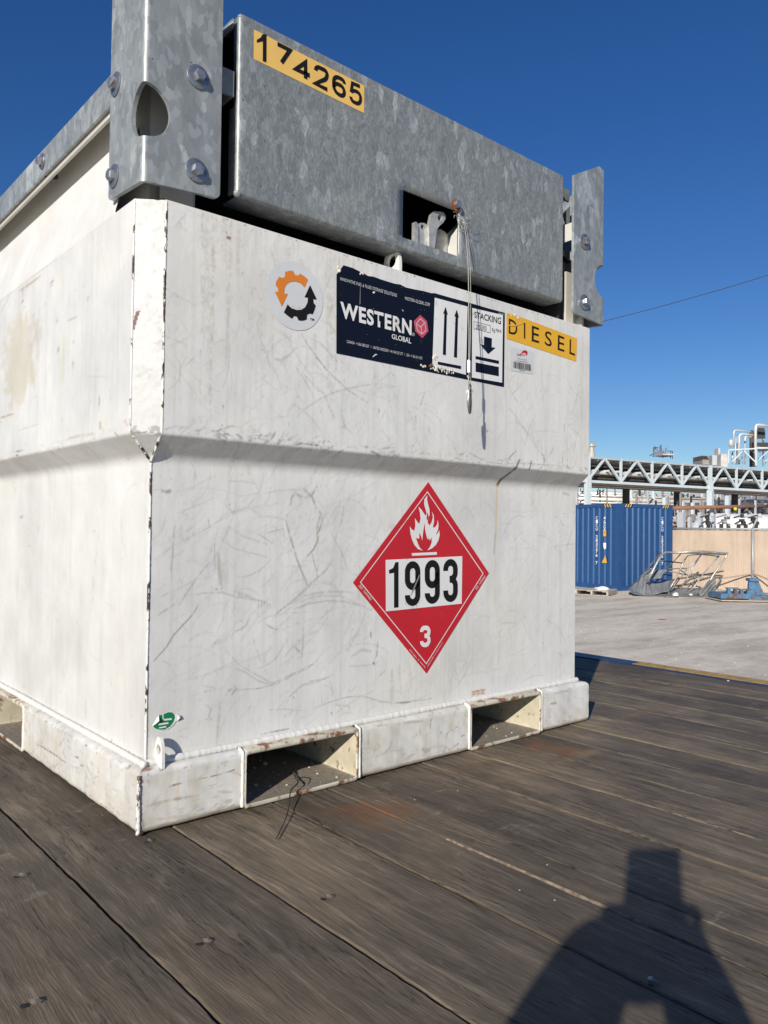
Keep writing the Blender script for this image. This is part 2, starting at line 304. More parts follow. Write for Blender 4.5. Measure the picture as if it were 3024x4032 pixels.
# traced marks: lower half of the front, enlarged view A
A = zm(500, 1600, 1000/1659); Y = YL
def ft(view, pts, wpx, col, al, yy=YL, **k):
    q = [ony(*view(*p), yy) for p in pts]; sc = (ony(*view(pts[0][0]+10, pts[0][1]), yy)-ony(*view(pts[0][0]-10, pts[0][1]), yy)).length/20*.75
    FR.stroke([(p.x, p.z) for p in q], wpx*sc, col, al, **k)
for pts, wpx, col, al in [
    ([(1045,710),(1040,760),(1075,880),(1110,1000),(1150,1100),(1190,1195)], 15, (.36,.31,.26), .85),
    ([(1245,520),(1205,580),(1235,660),(1270,700),(1245,770),(1240,850)], 17, (.42,.36,.30), .8),
    ([(1285,715),(1250,830),(1245,880),(1215,940),(1175,980)], 14, (.35,.29,.23), .85),
    ([(1205,580),(1150,600),(1095,565),(1075,600),(1070,650)], 22, G2, .75), ([(1145,530),(1190,570),(1220,575)], 14, G2, .6),
    ([(1210,960),(1225,1030),(1240,1080),(1240,1130)], 14, G2, .75), ([(1350,995),(1300,1070),(1210,1150),(1130,1230),(980,1350),(960,1390)], 16, G2, .75),
    ([(600,960),(600,1050),(610,1130),(620,1200)], 34, (.46,.42,.37), .7), ([(575,850),(572,950),(575,1090)], 9, G2, .8),
    ([(315,770),(300,880),(300,960),(290,1040),(290,1150)], 13, (.40,.37,.35), .85),
    ([(545,1015),(480,1090),(410,1190),(340,1300)], 18, G2, .7), ([(170,1670),(260,1570),(300,1500),(355,1440),(430,1360),(470,1290)], 14, (.30,.30,.29), .85),
    ([(200,1365),(300,1300),(330,1285)], 16, G2, .7), ([(225,1240),(340,1190),(450,1130),(540,1120)], 12, G1, .7), ([(170,1010),(300,910),(420,850),(540,790),(640,720)], 11, G1, .75),
    ([(330,700),(450,650),(570,600)], 8, G1, .7), ([(640,640),(700,700),(740,650)], 24, G1, .5),
    ([(380,1240),(500,1220),(620,1215),(700,1240),(790,1255),(880,1270),(940,1300)], 16, G2, .6), ([(700,1205),(760,1230),(830,1260)], 30, (.45,.40,.36), .45),
    ([(1060,1300),(1150,1240),(1260,1215),(1380,1210),(1480,1215)], 16, G2, .65), ([(1075,1330),(1180,1290),(1300,1270),(1420,1275),(1560,1310)], 14, G2, .7), ([(1000,1370),(1100,1290),(1230,1240),(1400,1240),(1590,1330)], 12, G1, .8),
    ([(850,1420),(930,1370),(1050,1350),(1200,1345)], 9, G1, .8), ([(800,1370),(780,1430),(755,1450),(700,1470)], 16, G2, .6), ([(1150,1430),(1150,1540),(1140,1670)], 8, G2, .8), ([(1090,1565),(1140,1620)], 11, (.3,.3,.29), .7),
    ([(900,1420),(950,1450),(985,1458)], 9, (.3,.3,.29), .8), ([(600,1480),(605,1540),(612,1590)], 14, CRM, .7), ([(1330,820),(1380,910),(1420,1000),(1445,1080)], 9, G2, .7),
    ([(850,830),(900,860),(960,900)], 12, G2, .6), ([(890,830),(960,815),(1030,795)], 9, G2, .7), ([(660,780),(760,850),(850,880),(950,910)], 12, G1, .75), ([(600,850),(700,930),(820,960),(940,990)], 12, G1, .7),
    ([(1420,640),(1405,720),(1395,780)], 12, G2, .7), ([(650,1600),(740,1690),(820,1740),(950,1810),(1100,1740),(1220,1680),(1320,1570)], 10, G2, .75), ([(820,1510),(850,1600),(880,1680)], 10, G2, .6),
    ([(1640,1540),(1630,1640)], 12, DK, .6), ([(1590,1470),(1597,1515)], 10, (.12,.11,.12), .95), ([(1608,1670),(1615,1685)], 12, (.10,.10,.10), .95),
    ([(530,730),(540,790)], 9, (.35,.3,.28), .85), ([(900,570),(980,550),(1060,545),(1140,545)], 14, G1, .7), ([(650,490),(760,490),(870,510)], 9, G1, .7), ([(880,570),(840,640)], 8, G1, .8),
    ([(1120,1540),(1210,1440),(1330,1330),(1450,1300)], 10, G1, .6), ([(1440,1600),(1500,1490),(1560,1350)], 9, G1, .8), ([(1460,1640),(1530,1590),(1600,1600)], 22, G1, .7), ([(1180,1800),(1290,1780),(1340,1755)], 8, G2, .8),
    ([(1040,300),(1065,270)], 14, (.30,.29,.27), .6), ([(1290,345),(1310,310),(1340,290)], 12, (.33,.30,.27), .6)]:
    ft(A, pts, wpx*1.05, col, al)
for k in range(14): ft(A, [(700+k*18, 1205+k*6), (698+k*18, 1240+k*7)], 6, (.42,.30,.27), .6)
FR.blob(tuple(ony(*A(262, 557), YL).xz), .021, .0065, (.36, .36, .31), .95, 1.1)
# shoe scuff, marks above the lower weld; view B (800,2600)
B = zm(800, 2600, 900/1659)
for pts, wpx, col, al in [([(170,250),(190,215),(225,185),(240,205),(205,255)], 22, (.36,.36,.36), .7), ([(215,50),(310,90),(400,150),(500,180),(520,180)], 11, G2, .8), ([(0,185),(120,205),(260,215),(400,205),(520,178),(640,115),(760,60),(810,15)], 8, (.36,.36,.35), .8),
    ([(590,340),(640,250),(720,180),(830,155),(940,105)], 16, G2, .6), ([(780,360),(900,310),(1040,265),(1160,260),(1290,300),(1400,310),(1500,300),(1659,275)], 9, (.36,.36,.35), .8),
    ([(1410,310),(1500,304)], 12, (.22,.22,.22), .8), ([(930,370),(932,395)], 9, (.2,.2,.2), .9), ([(460,360),(600,355),(760,370)], 8, G2, .7), ([(950,320),(1060,335),(1070,370)], 12, G2, .6),
    ([(415,540),(520,515),(630,495)], 11, (.20,.06,.03), .95), ([(355,582),(410,570)], 9, (.22,.07,.03), .9), ([(920,150),(940,260)], 20, G1, .6), ([(860,240),(860,310)], 9, (.48,.42,.36), .7), ([(1370,60),(1370,330)], 40, (.55,.51,.46), .6), ([(1420,30),(1440,260)], 26, (.56,.53,.48), .5), ([(1500,20),(1510,200)], 20, (.56,.52,.47), .5),
    ([(10,320),(60,350),(40,400),(70,440)], 14, G2, .5), ([(125,300),(110,450),(95,610)], 24, (.52,.49,.43), .8), ([(0,430),(70,430)], 8, G2, .6)]:
    ft(B, pts, wpx, col, al)
# upper half, view C (1000,950)
Cv = zm(1000, 950, 700/1659)
for pts, wpx, col, al in [([(620,960),(700,1040),(780,1120),(760,1190)], 14, G2, .6), ([(440,850),(500,960),(560,1040),(630,1140),(740,1260),(880,1390),(1000,1470),(1060,1500)], 16, (.38,.36,.34), .75),
    ([(650,1170),(690,1215)], 12, (.33,.25,.22), .8), ([(580,1080),(630,1140)], 10, (.36,.2,.18), .8), ([(390,1650),(480,1560),(620,1470),(780,1400),(900,1370),(1050,1340),(1200,1330),(1320,1360)], 24, G1, .75),
    ([(10,800),(60,920),(120,1050),(155,1190)], 16, G2, .6), ([(0,630),(60,690),(30,780),(50,870)], 18, G1, .8), ([(300,870),(340,960),(420,1100),(560,1290)], 12, G1, .7), ([(170,1090),(250,1110),(330,1060)], 26, G1, .8), ([(240,1150),(280,1110),(370,1030)], 18, G1, .7),
    ([(460,1240),(540,1320),(600,1390),(660,1420)], 20, G1, .8), ([(300,1190),(330,1290)], 12, G2, .6), ([(220,1260),(260,1390)], 10, G2, .5), ([(560,860),(590,900)], 16, G2, .6), ([(660,270),(680,400),(720,560),(740,670)], 14, G1, .6),
    ([(1590,1415),(1555,1520)], 10, (.36,.28,.27), .6), ([(1165,1560),(1172,1600)], 14, (.25,.06,.03), .95), ([(1133,1545),(1142,1570)], 10, (.25,.06,.03), .9), ([(1090,1165),(1105,1195)], 18, CRM, .8), ([(20,430),(0,450)], 10, G2, .8),
    ([(700,990),(760,1080),(770,1210)], 12, (.5,.46,.44), .7), ([(850,880),(900,900)], 1, G1, .1), ([(640,1400),(700,1540),(760,1659)], 30, G1, .6)]:
    ft(Cv, pts, wpx, col, al, YU)
D5 = zm(1600, 1100, 750/1659)
for pts, wpx, col, al in [([(905,965),(950,1040),(978,1070)], 9, G2, .7), ([(1378,1245),(1375,1335)], 8, (.4,.28,.3), .8), ([(1285,1460),(1250,1525)], 9, G2, .7), ([(1365,1500),(1360,1610)], 12, (.42,.38,.35), .6), ([(785,1095),(775,1120)], 9, G2, .7), ([(195,1270),(200,1330)], 12, (.35,.3,.29), .6),
    ([(80,1180),(85,1250)], 8, DK, .6), ([(155,990),(120,1110)], 11, (.45,.38,.37), .6), ([(860,860),(870,1100),(865,1400),(860,1600)], 26, (.60,.585,.55), .7), ([(1180,780),(1200,1200)], 18, (.62,.61,.58), .6), ([(850,1080),(920,1150),(1060,1350),(1220,1590)], 22, G1, .5),
    ([(1030,1450),(1070,1290),(1130,1180)], 14, G1, .5), ([(380,1590),(520,1500),(700,1590),(860,1610),(1040,1600),(1250,1620)], 10, (.33,.31,.28), .6)]:
    ft(D5, pts, wpx, col, al, YU)
# long rusty crack on the fold right of centre, with yellow run
for a, b, wd, c, al in [((.858,.617),(.845,.598),.003,(.10,.03,.02),1), ((.848,.600),(.829,.572),.0042,(.07,.025,.02),1), ((.830,.574),(.826,.562),.006,(.12,.05,.03),1), ((.899,.617),(.893,.598),.0025,(.13,.05,.03),.9), ((.825,.56),(.823,.44),.0035,(.62,.50,.26),.75), ((.823,.47),(.822,.30),.004,(.60,.57,.47),.6), ((.8215,.455),(.818,.41),.003,(.42,.38,.34),.7)]:
    FR.stroke([a, b], wd*1.5, c, al, rag=.25, taper=False)
# grime line at the fold, drips under the top edge, rubbed patch upper left
rnd_scuffs(FR, 260, .02, 1.12, .600, .616, .006, .05, .0012, .004, .3, .7, [GREY, G2, DK, W2], [0, .1, 3.0, .6], 21)
rnd_scuffs(FR, 40, .02, .50, .600, .612, .01, .05, .002, .005, .4, .8, [(.24,.22,.20), GREY], [0, .05], 22)
for k in range(46):
    x = .08+random.random()*.30; FR.stroke([(x, .955), (x+random.gauss(0,.004), .955-random.uniform(.03,.30))], random.uniform(.003,.010), (.50,.46,.39), random.uniform(.12,.4), rag=.7)
for k in range(30):
    x = random.uniform(.3,1.1); FR.stroke([(x, .957), (x, .957-random.uniform(.01,.07))], random.uniform(.002,.006), (.52,.47,.40), random.uniform(.15,.4))
for xx in (.083, .101):
    for k in range(26):
        z = .60+k*.0135; FR.stroke([(xx+random.gauss(0,.0012), z), (xx+random.gauss(0,.0012), z+.017)], random.uniform(.003,.006), (.47,.445,.40), random.uniform(.25,.6), rag=.8)
    for k in range(24):
        z = .36+k*.0105; FR.stroke([(xx-.008+random.gauss(0,.002), z), (xx-.008+random.gauss(0,.002), z+.015)], random.uniform(.002,.006), (.52,.50,.46), random.uniform(.15,.45), rag=.9)
for k in range(40): FR.stroke([(random.uniform(.03,1.1), .953), (random.uniform(.03,1.1)*0+.0, .953)], .001, DK, 0)
for k in range(34):
    x = random.uniform(.12, 1.1); FR.blob((x, .953), random.uniform(.001,.004), .0012, random.choice([DK, RU, (.45,.36,.2)]), .9, .8)
FR.blob((.128,.925), .004, .0025, (.16,.05,.03), .9, .6); FR.stroke([(.121,.936),(.130,.921)], .002, BR, .9)
rnd_scuffs(FR, 16, .98, 1.10, .42, .50, .02, .05, .001, .002, .4, .7, [GREY], [3.05], 23)
FR.stroke([(1.065,.555),(1.095,.549)], .006, GREY, .6); FR.stroke([(.49,.18),(.51,.19)], .003, DK, .3)
# base rail front (z<.1): scuffs, dirty bottom edge, rust
FR.a[:int((.012-FR.z0)/FR.r)] = (.42,.38,.31)
for k in range(420):
    x = random.uniform(0, 1.14); z = abs(random.gauss(0, .016))+.002; FR.blob((x, z), random.uniform(.002,.010), random.uniform(.001,.0035), random.choice([(.46,.43,.37),(.54,.50,.43),(.30,.28,.25)]), random.uniform(.15,.5), .9)
rnd_scuffs(FR, 190, 0, 1.14, .008, .098, .004, .05, .001, .0035, .25, .75, [GREY, G2, W2, DK], [0.1, .2, .6, 1.5], 24)
Bz = zm(500, 2700, 500/1659)
for pts, wpx, col, al in [([(930,1225),(1090,1190),(1200,1160),(1300,1135),(1405,1095)], 13, (.17,.055,.035), .95), ([(1320,1130),(1405,1098)], 22, (.17,.055,.035), .9), ([(190,1140),(190,1220),(215,1260),(185,1285)], 20, (.12,.045,.03), .95), ([(280,1155),(272,1265)], 26, (.13,.06,.04), .9), ([(325,1160),(315,1210)], 18, (.13,.06,.04), .8), ([(295,1200),(290,1320)], 34, (.55,.46,.30), .55),
    ([(90,1140),(180,1130),(260,1105),(330,1105)], 34, (.14,.07,.05), .85), ([(1065,1310),(1190,1280)], 14, GREY, .8), ([(1060,1030),(1030,1160)], 24, G1, .7), ([(1180,1010),(1220,1110)], 24, G1, .7), ([(430,1100),(450,1080)], 16, RU, .9), ([(340,1190),(640,1130),(900,1100)], 18, G1, .4)]:
    ft(Bz, pts, wpx, col, al, 0.0)
for pts, wpx, col, al in [([(1140,905),(1175,905)], 26, (.22,.11,.06), .9), ([(925,900),(915,1000),(940,1100)], 30, (.20,.10,.07), .75), ([(930,960),(1100,915),(1300,880)], 26, (.42,.38,.32), .6), ([(1420,860),(1520,860)], 30, G2, .6), ([(1490,960),(1560,930)], 12, DK, .6), ([(1010,1040),(1300,1010),(1560,960)], 34, (.45,.41,.34), .5), ([(1270,885),(1268,892)], 14, RU, .9), ([(870,735),(1000,715)], 22, (.16,.07,.04), .7)]:
    ft(zm(0, 2600, 1000/1659), pts, wpx, col, al, 0.0)
for pts, wpx, col, al in [([(1180,720),(1360,660),(1430,650)], 16, (.5,.46,.40), .7), ([(1370,580),(1350,640),(1320,660)], 18, G2, .8), ([(1265,600),(1285,635)], 30, G2, .7), ([(1200,520),(1200,620)], 18, (.40,.36,.30), .8), ([(1590,655),(1655,640)], 30, G2, .7), ([(1210,800),(1400,770),(1650,720)], 40, (.42,.38,.32), .5), ([(1230,480),(1400,460),(1570,440)], 26, (.5,.46,.40), .6)]:
    ft(B, pts, wpx, col, al, 0.0)
Dz = zm(1600, 2600, 824/1659)
for pts, wpx, col, al in [([(0,495),(130,480)], 24, (.42,.40,.37), .7), ([(140,720),(190,710)], 36, (.40,.38,.35), .8), ([(0,830),(240,780),(460,700)], 40, (.50,.46,.39), .6), ([(1140,345),(1190,335)], 16, (.4,.22,.1), .8), ([(1165,265),(1290,240)], 12, GREY, .7), ([(1335,195),(1340,215)], 12, (.3,.05,.04), .9), ([(1100,560),(1400,480)], 50, (.52,.48,.42), .6), ([(1060,290),(1058,540)], 30, (.28,.12,.05), .9), ([(590,270),(700,250)], 22, (.45,.24,.08), .9), ([(590,290),(695,275)], 14, (.35,.12,.04), .9)]:
    ft(Dz, pts, wpx, col, al, 0.0)
# left side skin
Lv = zm(0, 700, 1000/1659)
def fl(view, pts, wpx, col, al, xx=-.017, **k):
    q = [onx(*view(*p), xx) for p in pts]; sc = (onx(*view(pts[0][0], pts[0][1]+10), xx)-onx(*view(pts[0][0], pts[0][1]-10), xx)).length/20
    LF.stroke([(p.y, p.z) for p in q], wpx*sc, col, al, **k)
for pts, wpx, col, al in [([(150,700),(145,800),(160,850)], 10, BR, .8), ([(120,745),(200,690),(265,640)], 18, (.50,.42,.28), .8), ([(60,770),(0,890)], 14, (.5,.44,.32), .6), ([(410,540),(415,900),(412,1250),(410,1590)], 14, (.62,.58,.42), .8), ([(405,1240),(405,1340)], 12, (.55,.48,.28), .7), ([(0,1570),(60,1550),(100,1540)], 16, (.42,.24,.10), .7),
    ([(375,1110),(385,1135)], 30, (.42,.40,.35), .8), ([(375,660),(370,820),(375,960)], 8, GREY, .8, ), ([(380,1260),(380,1440)], 7, DK, .7), ([(475,1165),(480,1450)], 7, (.25,.22,.22), .75), ([(648,1390),(650,1650)], 8, (.26,.2,.18), .75), ([(530,1080),(535,1140)], 6, GREY, .7), ([(620,950),(620,1130)], 6, G2, .6), ([(440,935),(510,905)], 14, G2, .7),
    ([(330,690),(355,665)], 12, DK, .7), ([(325,715),(350,690)], 8, DK, .6), ([(570,760),(575,810)], 12, G2, .7), ([(690,1550),(690,1600),(700,1620)], 16, (.60,.55,.18), .8), ([(560,1300),(720,1300)], 7, G2, .6), ([(655,1590),(650,1650)], 10, RU, .7), ([(820,1580),(830,1620)], 10, (.35,.12,.05), .9), ([(800,1590),(825,1600)], 16, (.6,.45,.35), .6),
    ([(445,1705),(500,1690),(560,1680),(620,1672)], 24, (.50,.49,.46), .8), ([(100,1790),(150,1780)], 12, DK, .7), ([(110,1812),(118,1820)], 12, RU, .9), ([(745,1660),(765,1685)], 14, (.14,.05,.03), .95), ([(770,1690),(820,1780)], 9, (.62,.55,.35), .7), ([(210,1440),(240,1425)], 10, CRM, .8), ([(120,1650),(250,1610)], 12, CRM, .8), ([(245,1430),(250,1590)], 7, CRM, .6), ([(480,1060),(478,1085)], 12, G2, .8)]:
    fl(Lv, pts, wpx, col, al)
LF.blob((.58, .80), .13, .10, (.55,.51,.40), .75, .7)
for k in range(40):
    y = random.uniform(.42,.8); z = random.uniform(.70,.90); LF.stroke([(y, z), (y, z-random.uniform(.02,.1))], random.uniform(.002,.007), (.58,.55,.46), random.uniform(.15,.45), rag=.8)
rnd_scuffs(LF, 140, .03, .9, .598, .612, .005, .04, .0012, .0035, .25, .6, [GREY, G2, W2], [0, .1], 25)
for cv_, L_ in ((FR, 1.14), (LF, .6)):
    j1 = int((.0985-cv_.z0)/cv_.r); zz_ = cv_.Z[:j1, None]; nn_ = vnoise(j1, cv_.w, (3, cv_.w/14), 91, 4); m_ = np.clip((nn_-.40)*2.6+np.clip((.05-zz_)/.05, 0, 1)*.35, 0, 1)[..., None]*.55
    cv_.a[:j1] = cv_.a[:j1]*(1-m_)+np.array((.53,.475,.37))*m_
    for k in range(90 if cv_ is FR else 60):
        x = random.uniform(0, L_); z = random.choice([.094, .004, .09, .012, random.uniform(.01,.09)])+random.gauss(0,.002); cv_.stroke([(x, z), (x+random.uniform(.002,.02), z+random.gauss(0,.0015))], random.uniform(.0012,.0035), random.choice([RU, (.16,.07,.04), (.30,.18,.10), DK]), random.uniform(.4,.9), rag=.7)
    for k in range(14):
        x = random.uniform(0, L_); cv_.stroke([(x, .09), (x+random.gauss(0,.001), random.uniform(.02,.07))], random.uniform(.003,.007), (.52,.40,.24), random.uniform(.15,.4), rag=.6)
# left base rail: rubbed, dirty
for k in range(240):
    y = random.uniform(0,.56); z = abs(random.gauss(0, .03)); LF.blob((y, z), random.uniform(.002,.012), random.uniform(.001,.0035), random.choice([(.50,.46,.38),(.56,.52,.43),(.38,.35,.30)]), random.uniform(.15,.5), .9)
rnd_scuffs(LF, 170, 0, .56, .008, .098, .004, .05, .001, .0035, .25, .75, [GREY, G2, W2, (.32,.32,.34)], [0.1, .3, 2.2, 1.5], 26)
for pts, wpx, col, al in [([(235,545),(300,580),(350,610),(425,668)], 9, (.16,.06,.05), .95), ([(235,540),(300,520)], 26, G2, .5), ([(370,450),(480,500)], 18, (.40,.40,.42), .7), ([(520,685),(550,690)], 8, RU, .8), ([(560,680),(595,745)], 8, DK, .7), ([(450,710),(465,800)], 10, G2, .6), ([(700,990),(760,1030),(790,1080)], 30, (.28,.16,.09), .8), ([(600,880),(700,1000),(800,1090)], 34, (.56,.49,.36), .7), ([(350,740),(450,820)], 20, (.4,.25,.12), .5), ([(250,380),(280,520)], 30, G1, .6), ([(380,560),(420,510)], 22, G2, .6)]:
    fl(zm(0, 2600, 1000/1659), pts, wpx, col, al, 0.0)
# ------------------------------------------------------------------ THE TANK
TW, TD = 1.14, 2.28
tank = empty('fuel_tank', (0, 0, 0), 'scuffed white fuel tank with galvanised steel top frame standing on wooden truck deck', 'fuel tank')
def profile(lo, up, z0, z1, z2, z3, step=.0018):
    """outline (offset, z) with rounded folds"""
    pts = [(lo, z0), (lo, z1), (up, z2), (up, z3)]; out = [np.array(pts[0])]
    for k, r in ((1, .024), (2, .007)):
        a, b, c = map(np.array, (pts[k-1], pts[k], pts[k+1])); d1 = (b-a)/np.linalg.norm(b-a); d2 = (c-b)/np.linalg.norm(c-b)
        p0 = b-d1*r*.5; p1 = b+d2*r*.5
        for t in np.linspace(0, 1, 12): out.append((1-t)**2*p0+2*t*(1-t)*b+t*t*p1)
    out.append(np.array(pts[-1])); res = [out[0]]
    for a, b in zip(out[:-1], out[1:]):
        n = max(1, int(np.linalg.norm(b-a)/step))
        for k in range(1, n+1): res.append(a+(b-a)*k/n)
    return np.array(res)
pf = profile(YL, YU, ZB-.02, ZC1, ZC2, ZT)           # front: y, z
pl = pf.copy(); tt = (YL-pf[:, 0])/(YL-YU); pl[:, 0] = .021 - tt*.038          # left: x
ey = .026 - tt*.009                                   # y where left skin starts
XR = TW-.021
def spaced(a, b, d0, d1): 
    o = [a]
    while o[-1] < b: o.append(o[-1]+d0+(d1-d0)*min(1, (o[-1]-a)/(b-a)))
    o = np.array(o); return a+(o-a)*(b-a)/(o[-1]-a)
xs = spaced(.021, XR, .0013, .0026)
def dent(x, z): return .00025*np.sin(x*9+1)*np.sin(z*7+.5)+.0001*np.sin(x*23+z*11)
P = np.zeros((len(xs), len(pf), 3)); P[..., 0] = xs[:, None]; P[..., 1] = pf[None, :, 0]; P[..., 2] = pf[None, :, 1]
edge = np.minimum(1, np.minimum(P[..., 0]-.021, XR-P[..., 0])/.05); P[..., 1] += dent(P[..., 0], P[..., 2])*edge
grid_obj('front_panel', P, M_PAINT, tank, flip=False, col=FR.look(P[..., 0], P[..., 2]))['label'] = 'white front panel with a fold at mid height'
ys0 = spaced(0, 1, .0018/1.2, .02)
P = np.zeros((len(ys0), len(pl), 3)); P[..., 0] = pl[None, :, 0]; P[..., 1] = ey[None, :] + ys0[:, None]*(TD-.04-ey[None, :]); P[..., 2] = pl[None, :, 1]
e2 = np.minimum(1, np.minimum(P[..., 1]-ey[None, :], 9)/.05); P[..., 0] += dent(P[..., 1]+3, P[..., 2])*e2
grid_obj('side_panel', P, M_PAINT, tank, flip=True, col=LF.look(P[..., 1], P[..., 2]))
# chamfered corner strip between the two skins
k = np.linspace(0, 1, 26); P = np.zeros((26, len(pl), 3))
for i, t in enumerate(k):
    P[i, :, 0] = .021*(1-t)+pl[:, 0]*t; P[i, :, 1] = pf[:, 0]*(1-t)+ey*t; P[i, :, 2] = pl[:, 1]
colc = np.ones(P.shape)*np.array((.53,.53,.52)); nzc = vnoise(26, len(pl), (5, 90), 77, 4); colc *= (1-.2*np.clip((nzc-.55)*4, 0, 1))[..., None]
colc[(P[..., 2] > .598) & (P[..., 2] < .612) & (nzc > .5)] *= .6
dk = (P[..., 2] > .755) & (P[..., 2] < .785) & (np.abs(np.linspace(0,1,26)[:, None]-.9+(P[..., 2]-.77)*6) < .06); colc[dk] = (.12,.03,.03)
grid_obj('corner_panel', P, M_PAINT, tank, flip=True, col=colc)
# right hand corner and right side (mirror of the left, seen edge-on)
P = np.zeros((12, len(pl), 3))
for i, t in enumerate(np.linspace(0, 1, 12)):
    P[i, :, 0] = XR+((TW-pl[:, 0])-XR)*t; P[i, :, 1] = pf[:, 0]*(1-t)+ey*t; P[i, :, 2] = pl[:, 1]
grid_obj('corner_panel', P[:, ::4], M_PAINT, tank, flip=False, col=np.ones(P[:, ::4].shape)*np.array(BASE))
P = np.zeros((30, len(pl[::5]), 3)); q = np.linspace(0, 1, 30)[:, None]; P[..., 0] = TW-pl[None, ::5, 0]; P[..., 1] = ey[None, ::5]+q*(TD-.04-ey[None, ::5]); P[..., 2] = pl[None, ::5, 1]
grid_obj('side_panel', P, M_PAINT, tank, flip=False, col=np.ones(P.shape)*np.array(BASE))
b = MB().box(.022, TD-.045, .09, TW-.022, TD-.03, 1.17); b.build('rear_panel', M_WHITE, tank)
# bottom plate / top plates
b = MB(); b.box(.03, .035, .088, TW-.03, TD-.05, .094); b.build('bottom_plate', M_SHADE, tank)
# seams
def lumpy(pts, r, n=8, amp=.25, step=.004, seed=0, lump=.012):
    rr = random.Random(seed); out = []; rad = []; ph = rr.random()*6
    for a, c in zip(pts[:-1], pts[1:]):
        a, c = Vector(a), Vector(c); L = (c-a).length; m_ = max(1, int(L/step))
        for j in range(m_): out.append(a+(c-a)*j/m_)
    out.append(Vector(pts[-1]))
    for j, p in enumerate(out): rad.append(r*(1+amp*.22*math.sin(j*step/lump*6.28+ph+math.sin(j*.13)*2.5+math.sin(j*.31))+.5*amp*math.sin(j*.071+ph)+rr.uniform(-amp, amp)*.5))
    return out, rad
def seam(name, pts, r, mat, **kw):
    o, rd = lumpy(pts, r, **kw); return MB().tube(o, rd, 8).build(name, mat, tank, smooth=True)
seam('corner_seam', [(.0215, .0265, .10), (.0215, .0265, .560)], .0021, M_SEAM, amp=.2, step=.003, seed=1, lump=.007)
seam('corner_seam', [(.021, .026, .560), (.0215, -.0095, .603), (.0215, -.0100, .953)], .0021, M_SEAM, amp=.2, step=.003, seed=2, lump=.008)
seam('corner_seam', [(.021, .026, .560), (-.0165, .0172, .603), (-.0165, .0172, .953)], .0018, M_SEAM, amp=.2, step=.003, seed=3, lump=.01)
seam('base_weld', [(.010, .0195, .101), (TW-.02, .0195, .101)], .0056, M_WELD, amp=.13, step=.003, seed=4, lump=.011)
seam('base_weld', [(.0145, .012, .101), (.0145, TD-.04, .101)], .0056, M_WELD, amp=.13, step=.004, seed=5, lump=.013)
# top: edge folds inwards to the raised inner wall
def strip(prof, a, c, axis): pass
b = MB()
pr = [(-.0092, .9540), (-.0075, .9575), (-.003, .9600), (.010, .9640), (.055, .972)]
b.add([Vector((x, y, z)) for x in (.021, XR) for y, z in pr], [(i, i+1, i+1+len(pr), i+len(pr)) for i in range(len(pr)-1)])
b.build('top_flange', M_WHITE, tank, ang=30)
b = MB(); b.box(.10, .40, .90, TW-.10, .41, 1.296); b.box(.10, .02, .90, TW-.10, .40, .905); b.build('cabinet_interior', M_DARK, tank)  # shade under the cover is put into the near black colour
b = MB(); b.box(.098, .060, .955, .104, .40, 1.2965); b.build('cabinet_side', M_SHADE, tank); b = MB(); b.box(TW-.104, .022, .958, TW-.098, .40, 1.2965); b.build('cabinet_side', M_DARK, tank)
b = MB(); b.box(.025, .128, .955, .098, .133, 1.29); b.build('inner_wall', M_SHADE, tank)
# leaning upper sheet on the left side, with a soft seam at its foot
yy = np.linspace(.088, TD-.1, 60); prl = np.array([(-.0172, .953), (-.0178, .957), (-.0168, .963), (-.0145, .971), (.000, 1.035), (.020, 1.1145), (.021, 1.19)])
P = np.zeros((60, 7, 3)); P[..., 0] = prl[None, :, 0]; P[..., 1] = yy[:, None]; P[..., 2] = prl[None, :, 1]
cl = np.ones(P.shape)*np.array((.72,.71,.675)); o = grid_obj('upper_side_sheet', P, M_PAINT, tank, flip=True, col=cl)
b = MB(); b.add([(-.017, .017, .955), (.03, .05, .972), (.03, .12, .972), (-.017, .12, .957)], [(0,1,2,3)]); b.add([(.021,-.009,.955),(-.017,.017,.955),(.03,.05,.972)], [(0,1,2)]); b.build('corner_cap', M_WHITE, tank)
def hexbolt(base, axis, parent, r=.0095, wr=.0185, mat=None, rot=.3, rust=False, thread=.0):
    ax = Vector(axis).normalized(); base = Vector(base)
    wsh = MB().lathe(base, ax, [(wr, .0), (wr, .0022), (wr*.93, .0032), (.006, .0032)], 28).build('washer', M_RUST if rust else M_WASH, parent, ang=40)
    x = ax.orthogonal().normalized(); y = ax.cross(x); q = []
    mbb = MB()
    for h, rr in ((.0032, r), (.0095, r), (.0118, r*.84)):
        q += [base+ax*h+(x*math.cos(rot+j*math.pi/3)+y*math.sin(rot+j*math.pi/3))*rr for j in range(6)]
    mbb.add(q, [(i*6+j, i*6+(j+1)%6, (i+1)*6+(j+1)%6, (i+1)*6+j) for i in (0,1) for j in range(6)]+[tuple(range(12,18)), tuple(range(5,-1,-1))])
    bo = mbb.build('bolt_head', mat or M_BOLT, parent)
    if thread: MB().lathe(base-ax*thread, ax, [(.006, 0), (.0062, thread-.006)], 12).build('bolt_shank', M_DARK, parent, smooth=True)
    return bo
